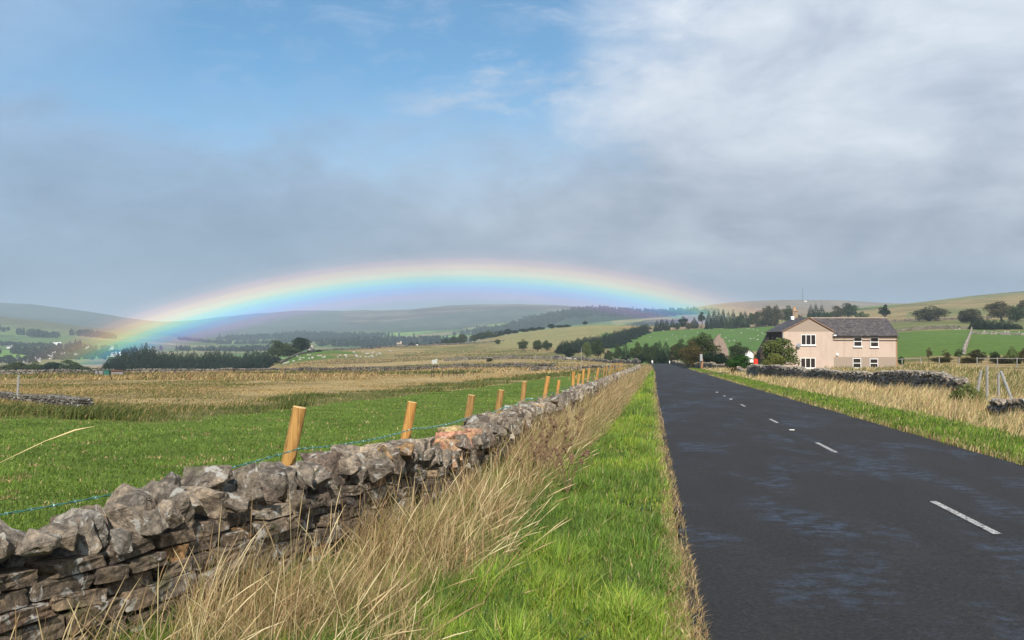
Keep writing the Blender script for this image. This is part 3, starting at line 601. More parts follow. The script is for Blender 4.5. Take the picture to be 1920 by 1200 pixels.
# ---------------------------------------------------------------- drystone walling
def stone_templates(n, sub, seed, bed=False):
    out = []; rd = random.Random(seed)
    for i in range(n):
        bm = bmesh.new()
        if bed:
            for sx_ in (-1, 1):
                for sy_ in (-1, 1):
                    for sz_ in (-1, 1): bm.verts.new(Vector((sx_ * rd.uniform(.70, 1), sy_ * rd.uniform(.8, 1), sz_ * rd.uniform(.72, 1))) * .5)
            for j in range(3): bm.verts.new(Vector((rd.uniform(-1, 1), rd.uniform(-1.05, 1.05), rd.uniform(-.9, .9))) * .5)
        for j in range(0 if bed else 13):
            v = Vector([rd.uniform(-1, 1) for _ in range(3)]); m = max(abs(c) for c in v); v = v / m * rd.uniform(.90, 1)   # near the faces of the unit cube
            v = v.lerp(v.normalized() * 1.05, .14)
            bm.verts.new(v * .5)
        res = bmesh.ops.convex_hull(bm, input=bm.verts)
        bmesh.ops.delete(bm, geom=[g for g in res['geom_interior'] if isinstance(g, bmesh.types.BMVert)], context='VERTS')
        bmesh.ops.dissolve_limit(bm, angle_limit=R(14), verts=bm.verts, edges=bm.edges)
        try: bmesh.ops.bevel(bm, geom=list(bm.edges), offset=.022, segments=1, affect='EDGES')
        except Exception: pass
        bmesh.ops.triangulate(bm, faces=bm.faces)
        if sub:
            for _ in range(sub):
                bmesh.ops.subdivide_edges(bm, edges=[e for e in bm.edges if e.calc_length() > .09], cuts=1)
                bmesh.ops.triangulate(bm, faces=bm.faces)
            bm.normal_update(); from mathutils import noise as mn
            for v in bm.verts:
                p = v.co * 3.2 + Vector((i * 7.1, 0, 0)); v.co += v.normal * (.035 * mn.noise(p) + .030 * mn.noise(p * 3.1) + .020 * mn.noise(p * 8))
        bm.verts.index_update()
        V = np.array([v.co[:] for v in bm.verts]); T = np.array([[v.index for v in f.verts] for f in bm.faces if len(f.verts) == 3]); bm.free()
        V = V / (np.ptp(V, axis=0)); out.append((V - (V.max(0) + V.min(0)) / 2, T))
    return out
ST_BED = stone_templates(16, 2, 9, True); ST_HI = stone_templates(18, 2, 3); ST_LO = stone_templates(24, 0, 5)
def stone_col():
    r = random.random()
    if r < .55: b = (.215, .190, .160)
    elif r < .75: b = (.275, .235, .19)
    elif r < .87: b = (.155, .125, .105)
    elif r < .96: b = (.30, .29, .265)
    else: b = (.36, .24, .13)
    s = random.uniform(.75, 1.2); return tuple(v * s for v in b)
class Stones:
    def __init__(s): s.V = []; s.T = []; s.c = []; s.n = 0
    def put(s, pos, size, yaw, tilt=(0, 0), hi=False, col=None):
        V, T = random.choice(ST_BED if hi == 2 else (ST_HI if hi else ST_LO)); V = V * np.array(size)
        M = np.array((Matrix.Rotation(yaw, 3, 'Z') @ Matrix.Rotation(tilt[0], 3, 'X') @ Matrix.Rotation(tilt[1], 3, 'Y')))
        V = V @ M.T + np.array(pos); s.V.append(V); s.T.append(T + s.n); s.n += len(V); s.c.append(np.tile(col or stone_col(), (len(V), 1)))
    def build(s, name, parent=None, origin=None):
        V = np.concatenate(s.V); T = np.concatenate(s.T)
        if origin is not None: V = V - np.array(origin)
        o = np_mesh(name, V, T.reshape(-1), np.full(len(T), 3), M_stone, parent, np.concatenate(s.c))
        if origin is not None: o.location = origin
        return o
def wall_profile(Y):      # extra height of the top along the near wall
    return np.interp(Y, [2, 4.2, 4.7, 5.1, 5.8, 6.4, 7.1, 7.8, 9, 9.8, 11, 12.7, 14, 200], [-.03, -.03, -.08, -.02, -.01, -.07, -.05, .0, -.04, -.12, -.10, -.05, -.09, -.08])
nw = empty('drystone_wall', (RX * 10 + float(W(10.)) - .3, 10, hz(RX * 10 - 2, 10)), 0, 'long lichened drystone wall running beside the left verge from the near corner', 'stone wall')
bpy.context.view_layer.update(); nwl = Vector(nw.location)
face = Stones(); YAW = math.atan2(1, RX)
def wpt(Y, off, z):   # off: metres from the road face into the field
    X = RX * Y + float(W(Y)) - off; return (X, Y, float(height(np.array([X]), np.array([Y]), False)[0]) + z)
def wyaw(Y): d = 0.5; a = RX * (Y + d) + float(W(Y + d)); b_ = RX * (Y - d) + float(W(Y - d)); return math.atan2(2 * d, a - b_)
Yl = 1.6
def courses(Y0, Y1, Hb, hi, scale, sides=(0, 1)):
    for sd in sides:
        zc = -.05
        while zc < Hb - .02:
            ch = random.uniform(.055, .15) * scale; ch = min(ch, Hb - zc + .02); Y = Y0 + random.uniform(-.2, 0)
            while Y < Y1:
                ln = random.uniform(.14, .46) * scale; batter = .10 * (1 - zc / Hb); dp = random.uniform(.22, .34)
                off = (dp / 2 - batter + random.gauss(0, .032) + .03) if sd == 0 else (.56 - dp / 2 + batter + random.gauss(0, .012))
                p = wpt(Y + ln / 2, off, zc + ch / 2); Y += ln * .98
                face.put(np.array(p) - np.array(nwl), (ln * 1.03, dp, ch * random.uniform(.86, 1.02)), wyaw(Y), (random.gauss(0, .035), random.gauss(0, .045)), 2 if (hi and sd == 0) else False, tuple(v * q_ for v, q_ in zip(stone_col(), (.72, .66, .60))))  # courses below the cope: damp brown stone, with shade darkened into the colour
            zc += ch * .93
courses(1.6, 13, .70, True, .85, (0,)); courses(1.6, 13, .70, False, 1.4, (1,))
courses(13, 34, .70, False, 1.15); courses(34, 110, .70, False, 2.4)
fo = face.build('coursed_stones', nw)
# dark rubble core
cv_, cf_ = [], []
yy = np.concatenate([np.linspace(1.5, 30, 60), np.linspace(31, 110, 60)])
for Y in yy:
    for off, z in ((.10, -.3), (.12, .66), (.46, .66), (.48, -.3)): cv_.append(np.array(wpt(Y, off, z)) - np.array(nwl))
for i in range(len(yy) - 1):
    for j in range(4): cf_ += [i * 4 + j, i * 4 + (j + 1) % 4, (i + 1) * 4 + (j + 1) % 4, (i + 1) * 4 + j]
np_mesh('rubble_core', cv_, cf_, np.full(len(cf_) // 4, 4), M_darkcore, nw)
# cope stones: the nearest ninety are parts of their own
Y = 1.7; ncs = 0; rest = Stones()
while Y < 110:
    near = ncs < 99
    s = 1 if Y < 14 else (1.15 if Y < 30 else 1.8)
    ln = random.choice([.06, .08, .10, .13, .17, .22]) * random.uniform(.85, 1.2) * s * (.84 if Y < 6.5 else 1); hgt = random.uniform(.23, .32) * (.88 if Y < 6.5 else 1) + (.05 if random.random() < .15 else 0)
    if random.random() < .12: ln = max(ln, .18) * 1.35; hgt *= .85
    top = .945 + float(wall_profile(Y)) + random.gauss(0, .03); zc = top - hgt / 2
    dp = random.uniform(.32, .48); off = .25 + random.gauss(0, .035); p = np.array(wpt(Y + ln / 2, off, zc)) - np.array(nwl)
    tl = (random.gauss(.0, .14), random.gauss(.18, .24)); col = stone_col()
    if 9.3 < Y < 11.2: col = tuple(v * random.uniform(.85, 1.1) for v in (.43, .27, .165))
    if near:
        q = Stones(); q.put((0, 0, 0), (ln * 1.18, dp, hgt), wyaw(Y) + random.gauss(0, .15), tl, True, col); o = q.build('cope_stone', nw); o.location = p
        if random.random() < .8:       # a wedge packed on top or in front
            q2 = Stones(); q2.put((0, 0, 0), (ln * .8, .16, hgt * .55), wyaw(Y) + random.gauss(0, .5), (random.gauss(0, .4), random.gauss(0, .4)), True); w_ = q2.build('wedge_stone', nw)
            w_.location = p + np.array(wpt(Y, off - dp * .45 - .02, zc)) - np.array(wpt(Y, off, zc)) + np.array([0, 0, random.uniform(-.08, .08)])
        ncs += 1
    else: rest.put(p, (ln * 1.2, dp, hgt), wyaw(Y) + random.gauss(0, .15), tl, Y < 16, col)
    Y += ln * .93
o = rest.build('distant_cope_stones', nw); o['kind'] = 'stuff'

# generic drystone wall further off, laid along points (px, D)
def field_wall(label, pts, Hw=1.15, sz=.5, group=None, ragged=.1, col=None, wd=.55):
    P = [gpt(*p) for p in pts]; o0 = P[0]; s = Stones(); core = MB(); prev = None
    for a, b_ in zip(P[:-1], P[1:]):
        d = (b_ - a); L = d.xy.length; yaw = math.atan2(d.y, d.x); n = max(1, int(L / (sz * 1.0))); nd = Vector((-d.y, d.x, 0)).normalized()
        tt_ = (np.arange(n) + .5) / n; XA = a.x + d.x * tt_; YA = a.y + d.y * tt_; ZA = height(XA, YA); NA = vnoise(XA / 3, YA / 3, 8); taper = 1
        for i in range(n):
            t = (i + .5) / n; X = a.x + d.x * t; Yv = a.y + d.y * t; z0 = float(ZA[i]); hh_ = Hw * (1 + ragged * (2 * float(NA[i]) - 1) * 2); cf = random.uniform(.6, 1.3); kc = col and tuple(c * cf for c in col)
            rows = max(1, int(round(hh_ / (sz * .45)))); rh = hh_ / rows
            for r_ in range(rows):
                for sgn in ((-1, 1) if wd > .3 and sz < .5 else (0,)):
                    p = Vector((X, Yv, z0 + rh * (r_ + .5))) + nd * (sgn * wd * .22) + d.normalized() * random.uniform(-.08, .08) * sz
                    if r_ == rows - 1:
                        if sgn == 1: continue
                        s.put(p - o0 - nd * (sgn * wd * .22), (sz * .55, wd * .95, rh * 1.25), yaw + random.gauss(0, .1), (0, random.gauss(.1, .15)), False, kc)
                        s.put(p - o0 - nd * (sgn * wd * .22) + d.normalized() * sz * .5, (sz * .5, wd * .9, rh * 1.1), yaw + random.gauss(0, .1), (0, random.gauss(.1, .15)), False, kc)
                    else: s.put(p - o0, (sz * 1.15, wd * (.55 if sgn else 1), rh * 1.15), yaw + random.gauss(0, .04), (0, random.gauss(0, .04)), False, kc)
    o = s.build('drystone_wall'); o.location = o0; return tag(o, label, 'stone wall', group)
#@@PART2
def K(o, kind='thing'): o['kind'] = kind; return o
K(nw)

# barbed wire fence behind the near wall
POSTS = [(-90, 4.6), (522, 7.8), (748, 10.2), (866, 12.5), (925, 14.6), (975, 17.2), (1016, 20.2), (1041, 23.5), (1073, 27.2), (1080, 29.5), (1091, 33), (1099, 36), (1115, 41), (1120, 45), (1131, 50), (1137, 56), (1142, 63), (1149, 70), (1155, 78), (1160, 88), (1165, 98)]
TOPS = {1: 757, 2: 750, 3: 738, 4: 729, 5: 715, 6: 704, 7: 712, 8: 697, 9: 700, 10: 692, 11: 690}
fpos = gpt(*POSTS[4]); fence = K(empty('wire_fence', fpos, 0, 'fence of yellow round timber posts strung with green barbed wire behind the drystone wall', 'fence'))
tops = []
for i, (px, D) in enumerate(POSTS):
    b0 = gpt(px, D); zt = pt(px, TOPS[i], D).z if i in TOPS else b0.z + 1.22 + random.uniform(-.08, .08)
    lean = [.19, .20, .18, .17, .16, .10, .16, .14][i] if i < 8 else random.uniform(.03, .22); r = [.052, .056, .052, .05, .05, .045, .048, .04][i] if i < 8 else .05
    hgt = zt - b0.z + .3; dr = Vector((lean, random.uniform(-.03, .04), 1)).normalized(); base = b0 - Vector((0, 0, .3)) - Vector((lean * .75, 0, 0))
    m = MB(); m.tube([base - fpos, base + dr * hgt * .5 - fpos + Vector((random.uniform(-.006, .006), 0, 0)), base + dr * hgt - fpos], [r * 1.05, r, r * .97], 14, False)
    po = m.build('post', M_post, fence, smooth=True)
    e = MB(); tp = base + dr * hgt - fpos; e.tube([tp - dr * .004, tp + dr * .004], [r * .97, r * .93], 14); e.build('cut_end', M_postend, po)
    tops.append((base + dr * (.3 + .93) , r))
wire = MB(); pts = []
for (a, ra), (b_, rb) in zip(tops[:-1], tops[1:]):
    n = 60 if a.y < 22 else 14
    for j in range(n):
        t = j / n; p = a.lerp(b_, t) - fpos; p.z -= .035 * 4 * t * (1 - t); pts.append(p - Vector((-.06, .03, 0)))
for ph in (0, math.pi):
    tw = [p + Vector((math.cos(i * 1.2 + ph) * .004, 0, math.sin(i * 1.2 + ph) * .004)) for i, p in enumerate(pts)]
    wire.tube(tw, [.0019 + .0001 * (p.y + fpos.y) for p in tw], 4, False)
wr = wire.build('barbed_wire', M_wire, fence, smooth=True)
bb = MB()
for q in range(2):
    a = q * 1.3 + .4; d = Vector((math.cos(a) * .022, .004 + .004 * q, math.sin(a) * .022)); bb.tube([-d, d], [.0012, .0012], 4)
bb.tube([(0, -.008, 0), (0, .008, 0)], [.006, .006], 5)
barb0 = bb.build('barb', M_barb, wr); L = 0; nbb = 0
for i in range(1, len(pts)):
    L += (pts[i] - pts[i - 1]).length
    if L > .115 and nbb < 100 and (pts[i].y + fpos.y) > 3.6:
        L = 0; o = barb0 if nbb == 0 else barb0.copy()
        if nbb: C.objects.link(o); o.parent = wr
        o.location = pts[i]; o.rotation_euler = (random.uniform(0, 3), random.uniform(0, 6), 0); o.scale = (.75 + .03 * (pts[i].y + fpos.y),) * 3; nbb += 1

# the single long stem that crosses the pasture at the left edge
m = MB(); a = gpt(-330, 2.75); b_ = pt(-10, 872, 2.7); c_ = pt(178, 799, 2.75)
path = [a, a.lerp(b_, .5) + Vector((0, 0, .08)), b_, b_.lerp(c_, .5) + Vector((0, 0, .012)), b_.lerp(c_, .8) + Vector((0, 0, .01)), c_]
m.tube([p - a for p in path], [.0024, .0019, .0014, .0011, .0026, .0004], 6); M_straw = simple('straw', (.62, .50, .26), .7, .2, 20)
o = m.build('grass_stem', M_straw, smooth=True); o.location = a; K(tag(o, 'single long straw stem arching in from the left edge over the pasture', 'grass stem'))

# ---------------------------------------------------------------- walls across the land
WL = 'field walls across the moor and hill'
WG = (.155, .145, .13)
for lab, pts_, Hw, sz, rg, col in [
    ('ruined dark drystone wall along the right verge in front of the pale house', [(1806, 38), (1720, 46), (1620, 56), (1540, 66), (1470, 76), (1405, 86)], 1.02, .30, .09, (.25, .225, .195)),
    ('heap of fallen wall stones under the slanting timber prop at the right edge', [(1868, 27.5), (1925, 25.5), (2010, 23)], .55, .36, .25, (.28, .24, .20)),
    ('low wall beyond the road bend, left of the dark round bush', [(1262, 215), (1290, 170), (1330, 150), (1368, 133)], .9, .6, .12, (.26, .22, .17)),
    ('short stretch of wall between the round bush and the red container', [(1385, 104), (1432, 92)], .7, .5, .2, (.25, .22, .18)),
    ('tumbled grey wall on the far left at the edge of the pasture', [(-90, 43), (0, 39), (80, 36), (162, 31.5)], .33, .17, .15, (.13, .125, .115)),
    ('thin wall on the moor skyline at the far left below the round trees', [(-80, 150), (100, 150), (212, 155)], .7, .8, .15, WG),
    ('wall along the crest of the golden bank under the dark plantation', [(235, 190), (330, 195), (430, 200), (525, 230)], .7, .9, .1, WG),
    ('dark wall line crossing the moor behind the straw coloured bank', [(530, 165), (650, 172), (800, 175), (955, 172), (1040, 165)], .8, .9, .2, (.10, .09, .08)),
    ('wall on the moor to the right of the white water trough', [(830, 285), (900, 290), (985, 305), (1060, 300)], .9, 1.2, .2, WG),
    ('wall running from the moor trees down to the road end', [(1035, 330), (1100, 300), (1172, 262), (1200, 235)], 1.0, 1.2, .2, WG),
    ('low wall just left of the distant fence posts', [(992, 135), (1080, 138), (1160, 142)], .6, .8, .2, (.13, .12, .10)),
    ('wall along the skyline of the sheep pasture where the cattle stand', [(600, 590), (690, 620), (780, 660), (880, 690), (945, 700)], 1.1, 2.2, .15, (.12, .11, .10)),
    ('wall dividing the lower sheep pasture from the dark trees', [(525, 430), (560, 490), (600, 560)], 1.1, 2.0, .15, (.12, .11, .10)),
    ('wall along the top of the bright green sheep hill', [(1196, 735), (1260, 742), (1340, 745), (1450, 748), (1500, 748)], 1.5, 2.6, .1, (.27, .22, .17)),
    ('wall across the slope above the green field right of the house', [(1600, 432), (1690, 432), (1760, 436), (1818, 432)], 1.3, 1.8, .15, (.16, .14, .125)),
    ('pale wall across the green field at the right edge', [(1822, 370), (1880, 368), (1990, 366)], 1.0, 1.4, .1, (.27, .25, .23)),
    ('wall running downhill through the green field right of the house', [(1807, 168), (1812, 230), (1818, 320), (1822, 425)], 1.1, 1.0, .1, (.28, .26, .23)),
    ('highest wall under the rough hill at the right', [(1560, 640), (1640, 640), (1740, 645), (1860, 650)], 1.3, 2.4, .15, (.10, .09, .08)),
]:
    K(field_wall(lab, pts_, Hw, sz, WL if sz > .5 else None, rg, col))

# ---------------------------------------------------------------- trees
def quads(cen, size, cr, flat=0.0):
    n = len(cen); a = rng.normal(size=(n, 3)); a[:, 2] *= (1 - flat); a /= np.linalg.norm(a, axis=1)[:, None]
    b = rng.normal(size=(n, 3)); b -= (a * b).sum(1)[:, None] * a; b /= np.linalg.norm(b, axis=1)[:, None]
    s = size[:, None] * rng.uniform(.6, 1.3, (n, 1)); a = a * s; b = b * s * rng.uniform(.45, .9, (n, 1))
    V = np.stack([cen - a, cen - b * .8, cen + a, cen + b * .8], 1).reshape(-1, 3)
    return V, np.repeat(cr, 4)
def crown_mesh(name, kind, seed, n, leaf):
    r_ = np.random.default_rng(seed); rd = random.Random(seed)
    if kind == 'conifer':
        t = r_.random(n) ** .72; t = 1 - t; t = .05 + .95 * (1 - r_.random(n) ** .55); t = np.clip(1 - np.sqrt(r_.random(n)) * .96, .03, 1)
        tier = (t * 11) % 1; ang = r_.uniform(0, 2 * math.pi, n); lob = .82 + .30 * np.sin(ang * 3 + seed) * np.sin(ang * 5 + t * 9) + .22 * (1 - tier)
        R_ = .5 * np.minimum(1, (1 - t) * 1.5) ** .8 * lob * (.45 + .55 * np.sqrt(r_.random(n))); R_ = np.maximum(R_, .012)
        cen = np.stack([R_ * np.cos(ang), R_ * np.sin(ang), t - .10 * R_], -1); sz = leaf * (.55 + .75 * (1 - t))
        V, cr = quads(cen, sz, np.clip(r_.normal(.42, .25, n), 0, 1), .2)
    else:
        lobes = []
        nl, zc_, hh_, rr_, sl0 = {'round': (26, .50, .38, .34, .17), 'open': (15, .55, .34, .32, .13), 'low': (34, .36, .34, .36, .16), 'pine': (9, .62, .30, .27, .12)}[kind]
        for i in range(nl):
            d = Vector([rd.gauss(0, 1) for _ in range(3)]).normalized() * rd.uniform(.55, 1.0)
            lobes.append((Vector((d.x * rr_, d.y * rr_, zc_ + d.z * hh_)), sl0 * rd.uniform(.7, 1.25)))
        lobes.append((Vector((0, 0, zc_)), sl0 * 1.9)); lobes.append((Vector((rd.uniform(-.1, .1), 0, zc_ + hh_ * 1.0)), sl0 * .8))
        w_ = np.array([l[1] ** 2 for l in lobes]); idx = r_.choice(len(lobes), n, p=w_ / w_.sum())
        cc = np.array([l[0][:] for l in lobes])[idx]; ss_ = np.array([l[1] for l in lobes])[idx]
        d = r_.normal(size=(n, 3)); d /= np.linalg.norm(d, axis=1)[:, None]; d[:, 2] = np.where(d[:, 2] < -.6, -d[:, 2] * .6, d[:, 2])
        cen = cc + d * (ss_ * (.45 + .65 * r_.random(n) ** .6))[:, None] * np.array([1.05, 1.05, .85]); cen[:, 2] = np.clip(cen[:, 2], .02, 1.0)
        lt = r_.random(len(lobes))[idx]
        V, cr = quads(cen, np.full(n, leaf), np.clip(.25 + .35 * lt + r_.normal(.08, .22, n), 0, 1), .1)
    me = bpy.data.meshes.new(name); nv = len(V); me.vertices.add(nv); me.vertices.foreach_set('co', V.astype(np.float32).ravel())
    me.loops.add(nv); me.loops.foreach_set('vertex_index', np.arange(nv, dtype=np.int32)); me.polygons.add(nv // 4)
    me.polygons.foreach_set('loop_start', np.arange(0, nv, 4, dtype=np.int32)); me.polygons.foreach_set('loop_total', np.full(nv // 4, 4, np.int32)); me.update(calc_edges=True)
    a = me.color_attributes.new('Col', 'FLOAT_COLOR', 'POINT'); c = np.ones((nv, 4), np.float32); c[:, :3] = cr[:, None]; a.data.foreach_set('color', c.ravel())
    me.materials.append(None); return me
def trunk_mesh(kind, seed):
    rd = random.Random(seed); m = MB()
    if kind == 'conifer': m.tube([(0, 0, -.05), (0.01, 0, .4), (0, 0, .93)], [.028, .018, .004], 6)
    else:
        H = {'round': .55, 'open': .6, 'low': .4, 'pine': .8}[kind]; r0 = .035
        m.tube([(0, 0, -.05), (rd.uniform(-.03, .03), .01, H * .5), (rd.uniform(-.04, .04), 0, H)], [r0, r0 * .75, r0 * .35], 7)
        for i in range(6):
            a = rd.uniform(0, 6.28); z = H * rd.uniform(.35, .85); ln = rd.uniform(.18, .32)
            m.tube([(0, 0, z), (math.cos(a) * ln * .5, math.sin(a) * ln * .5, z + ln * .45), (math.cos(a) * ln, math.sin(a) * ln, z + ln * .95)], [r0 * .45, r0 * .3, r0 * .1], 5)
    me = bpy.data.meshes.new('trunk'); me.from_pydata(m.v, [], m.f); me.materials.append(M_bark); return me
PROTO = {}
def proto(kind, n, leaf, cnt):
    PROTO[kind] = [(crown_mesh('crown', kind, 100 * len(PROTO) + i, n, leaf), trunk_mesh(kind, i)) for i in range(cnt)]
proto('conifer', 2200, .040, 6); proto('round', 4200, .030, 5); proto('open', 1700, .026, 4); proto('low', 4600, .032, 4); proto('pine', 1100, .035, 2)
MATC = {}
def crown_variant(kind, i, fol):
    key = (kind, i, fol)
    if key not in MATC:
        me = PROTO[kind][i][0].copy(); me.materials[0] = M_fol[fol]; MATC[key] = me
    return MATC[key]
TREES = 0
def tree(kind, px, D, topy, wpx, label, fol=None, group=None, name=None, cat='tree', crown=None, bark=None):
    global TREES; TREES += 1
    g = gpt(px, D); h = max(1.0, pt(px, topy, D).z - g.z); wm = wpx / F * D * (1.3 if kind == 'conifer' else 1.1)
    fol = fol or ('conifer' if kind in ('conifer', 'pine') else 'broad'); nm = name or {'conifer': 'conifer_tree', 'pine': 'pine_tree'}.get(kind, 'broadleaf_tree')
    root = K(empty(nm, g, random.uniform(0, 6.28), label, cat, group)); i = random.randrange(len(PROTO[kind]))
    cw = {'conifer': 1.0, 'round': .95, 'open': .95, 'low': .95, 'pine': .75}[kind]
    cr = bpy.data.objects.new('crown', crown or crown_variant(kind, i, fol)); tr = bpy.data.objects.new('trunk', PROTO[kind][i][1])
    for o in (cr, tr): C.objects.link(o); o.parent = root
    sxy = wm / cw; cr.scale = (sxy, sxy, h); tr.scale = (max(sxy, h * .6), max(sxy, h * .6), h); return root

# the plantation on the valley side
GP = 'conifers of the dark plantation'
lp = 'dark conifer standing in the dense plantation below the left foot of the rainbow'
edge = [(200, 676), (212, 664), (225, 655), (238, 648), (248, 644), (262, 648), (274, 643), (286, 649), (300, 655), (320, 654), (340, 658), (365, 660), (395, 656), (420, 657), (450, 660), (480, 658), (505, 659), (517, 664)]
ex = [e[0] for e in edge]; ey = [e[1] for e in edge]
for px in np.arange(202, 519, 6.2):
    tree('conifer', px + random.uniform(-3, 3), random.uniform(560, 600), float(np.interp(px, ex, ey)) + random.uniform(-4, 5), random.uniform(18, 30), lp, group=GP)
for px in np.arange(196, 522, 8.5):
    tree('conifer', px + random.uniform(-3, 3), random.uniform(500, 535), float(np.interp(px, ex, ey)) + random.uniform(5, 13), random.uniform(24, 36), lp, group=GP)
for px in np.arange(170, 524, 14):
    tree(random.choice(['conifer', 'round']), px + random.uniform(-3, 3), random.uniform(450, 475), 674 + random.uniform(-2, 9) + max(0, 215 - px) * .35, random.uniform(24, 34), 'rounded dark tree on the near edge of the valley plantation', fol='conifer', group='front edge of the plantation', name='plantation_tree')
# round trees in the far left
for px, ty, wd, lab in [(12, 684, 34, 'first round tree from the left edge, behind the moor skyline'), (34, 677, 40, 'broad round tree at the far left above the moor wall'), (66, 676, 30, 'upright round tree beside the broad one at the far left'), (97, 678, 42, 'spreading tree in the middle of the far left row'), (130, 674, 34, 'tallest dark tree of the far left row'), (148, 684, 30, 'lower tree right of the tallest in the far left row'), (176, 689, 30, 'small sloping tree at the left foot of the plantation'), (82, 690, 26, 'low bush between two round trees in the far left row'), (113, 692, 26, 'bush under the tallest tree of the far left row')]:
    tree('round', px, 430, ty, wd * 1.35, lab, fol='conifer' if px % 2 else 'broad')
# pair by the sheep pasture
tree('round', 522, 520, 638, 46, 'paler of the two big round trees left of the sheep pasture')
tree('round', 562, 515, 632, 44, 'tall domed tree standing right of its paler neighbour by the sheep pasture', fol='conifer')
tree('low', 545, 505, 645, 44, 'low tree filling the gap under the two big round trees')
tree('low', 598, 545, 655, 14, 'small dark bush right of the little cottage gable', fol='conifer', name='bush', cat='bush')
tree('low', 588, 548, 654, 10, 'tiny dark bush left of the little cottage', fol='conifer', name='bush', cat='bush')
# along the moor crest
for px, D, ty, wd, kd, fo_, lab in [
 (772, 800, 640, 12, 'conifer', 'conifer', 'dark conifer at the left end of the crest copse'), (783, 800, 640, 10, 'conifer', 'conifer', 'second conifer of the crest copse'), (797, 800, 643, 12, 'low', 'broad', 'paler bush in the crest copse'), (808, 800, 641, 11, 'conifer', 'conifer', 'conifer in the middle of the crest copse'), (820, 800, 640, 12, 'conifer', 'conifer', 'conifer at the right end of the crest copse'),
 (836, 840, 634, 20, 'round', 'broad', 'round tree where the crest woodland begins'), (852, 840, 629, 24, 'round', 'broad', 'sunlit round tree on the crest'), (866, 845, 626, 22, 'round', 'broad', 'tallest round tree at the left of the crest woodland'), (889, 850, 627, 20, 'round', 'broad', 'tree right of the gap in the crest woodland'), (903, 850, 622, 24, 'round', 'broad', 'large tree above the crest wall'), (915, 855, 619, 22, 'round', 'broad', 'large domed crest tree below the far moor'),
 (929, 880, 620, 18, 'conifer', 'conifer', 'pointed crest tree left of the pale grass hill'), (940, 890, 619, 18, 'round', 'conifer', 'dark crest tree above the pale grass hill slope'), (952, 900, 616, 18, 'round', 'conifer', 'dark tree near the foot of the pale grass hill ridge'), (965, 910, 617, 18, 'low', 'conifer', 'low dark tree on the pale hill ridge'), (982, 920, 614, 22, 'low', 'conifer', 'spreading dark tree on the pale hill ridge'), (998, 930, 612, 22, 'low', 'conifer', 'dark tree at the middle of the pale hill ridge'), (1013, 935, 611, 20, 'low', 'conifer', 'dark tree right of the middle of the ridge'), (1034, 935, 607, 17, 'round', 'conifer', 'taller dark tree on the ridge row'), (1050, 935, 608, 22, 'low', 'conifer', 'dark tree near the right end of the ridge row'), (1063, 935, 607, 16, 'low', 'conifer', 'last dark tree at the right end of the ridge row'),
 (1097, 900, 602, 10, 'round', 'conifer', 'lone small tree standing on the top of the pale grass hill'),
 (933, 640, 634, 12, 'low', 'broad', 'small bush at the left foot of the pale grass hill'),
 (981, 470, 636, 22, 'round', 'broad', 'left one of three moor trees under the pale grass hill'), (1008, 465, 637, 22, 'round', 'broad', 'middle one of three moor trees under the pale grass hill'), (1026, 462, 637, 20, 'round', 'broad', 'right one of three moor trees under the pale grass hill'),
 (917, 250, 669, 14, 'low', 'autumn', 'small thorn bush alone on the brown moor')]:
    tree(kd, px, D, ty, wd, lab, fol=fo_)
# the shelter belt going up beside the green hill
GB = 'conifers of the diagonal shelter belt'
for i, t in enumerate(np.linspace(0, 1, 36)):
    px = 1052 + 158 * t; D = 430 + 300 * t; ty = 641 - 32 * t
    tree('conifer', px + random.uniform(-2, 2), D + 12, ty + random.uniform(-3, 2), 17, 'dark conifer in the diagonal belt climbing beside the green sheep hill', group=GB)
    if i % 2 == 0: tree('conifer', px + 4, D - 10, ty + 6 + random.uniform(-2, 2), 18, 'dark conifer in the diagonal belt climbing beside the green sheep hill', group=GB)
# trees gathered round the road end
for px, D, by, ty, wd, kd, fo_, lab in [
 (1067, 350, 0, 648, 20, 'low', 'conifer', 'dark tree at the lower end of the conifer belt'), (1101, 350, 0, 640, 20, 'round', 'bright', 'light green tree at the lower right of the conifer belt'), (1121, 340, 0, 637, 26, 'round', 'broad', 'tallest leafy tree at the lower end of the conifer belt'), (1142, 330, 0, 651, 18, 'low', 'broad', 'low round bush below the green hill'), (1158, 330, 0, 645, 18, 'round', 'broad', 'rounded tree left of the dark narrow one below the green hill'), (1173, 320, 0, 643, 16, 'conifer', 'conifer', 'narrow dark tree below the green hill'), (1193, 310, 0, 640, 26, 'round', 'broad', 'greyish tree left of the end of the road'), (1212, 300, 0, 643, 22, 'round', 'broad', 'leafy tree directly above the end of the road'),
 (1229, 300, 0, 642, 20, 'round', 'broad', 'leafy tree right above the road end'), (1237, 290, 0, 637, 18, 'conifer', 'conifer', 'pointed dark conifer above the road end'), (1249, 285, 0, 638, 18, 'conifer', 'conifer', 'second pointed conifer above the road end'), (1200, 275, 0, 660, 24, 'low', 'conifer', 'dark low bush at the left of the road end'), (1222, 275, 0, 661, 24, 'low', 'broad', 'low bush closing the view at the road end'), (1243, 265, 0, 661, 24, 'low', 'conifer', 'dark low bush at the right of the road end'),
 (1265, 240, 0, 645, 26, 'round', 'autumn', 'brownish tree left of the large leafy tree'), (1280, 215, 0, 634, 32, 'round', 'broad', 'left flank tree of the large leafy clump'), (1384, 215, 0, 641, 40, 'round', 'broad', 'leafy tree between the barn gable and the pale house'), (1424, 200, 0, 655, 26, 'low', 'broad', 'low bush behind the timber side of the house'), (1352, 185, 0, 656, 30, 'low', 'conifer', 'dark bush under the barn gable')]:
    tree(kd, px, D, ty, wd, lab, fol=fo_)
big = crown_mesh('crown', 'round', 991, 7000, .020); big.materials[0] = M_fol['broad']
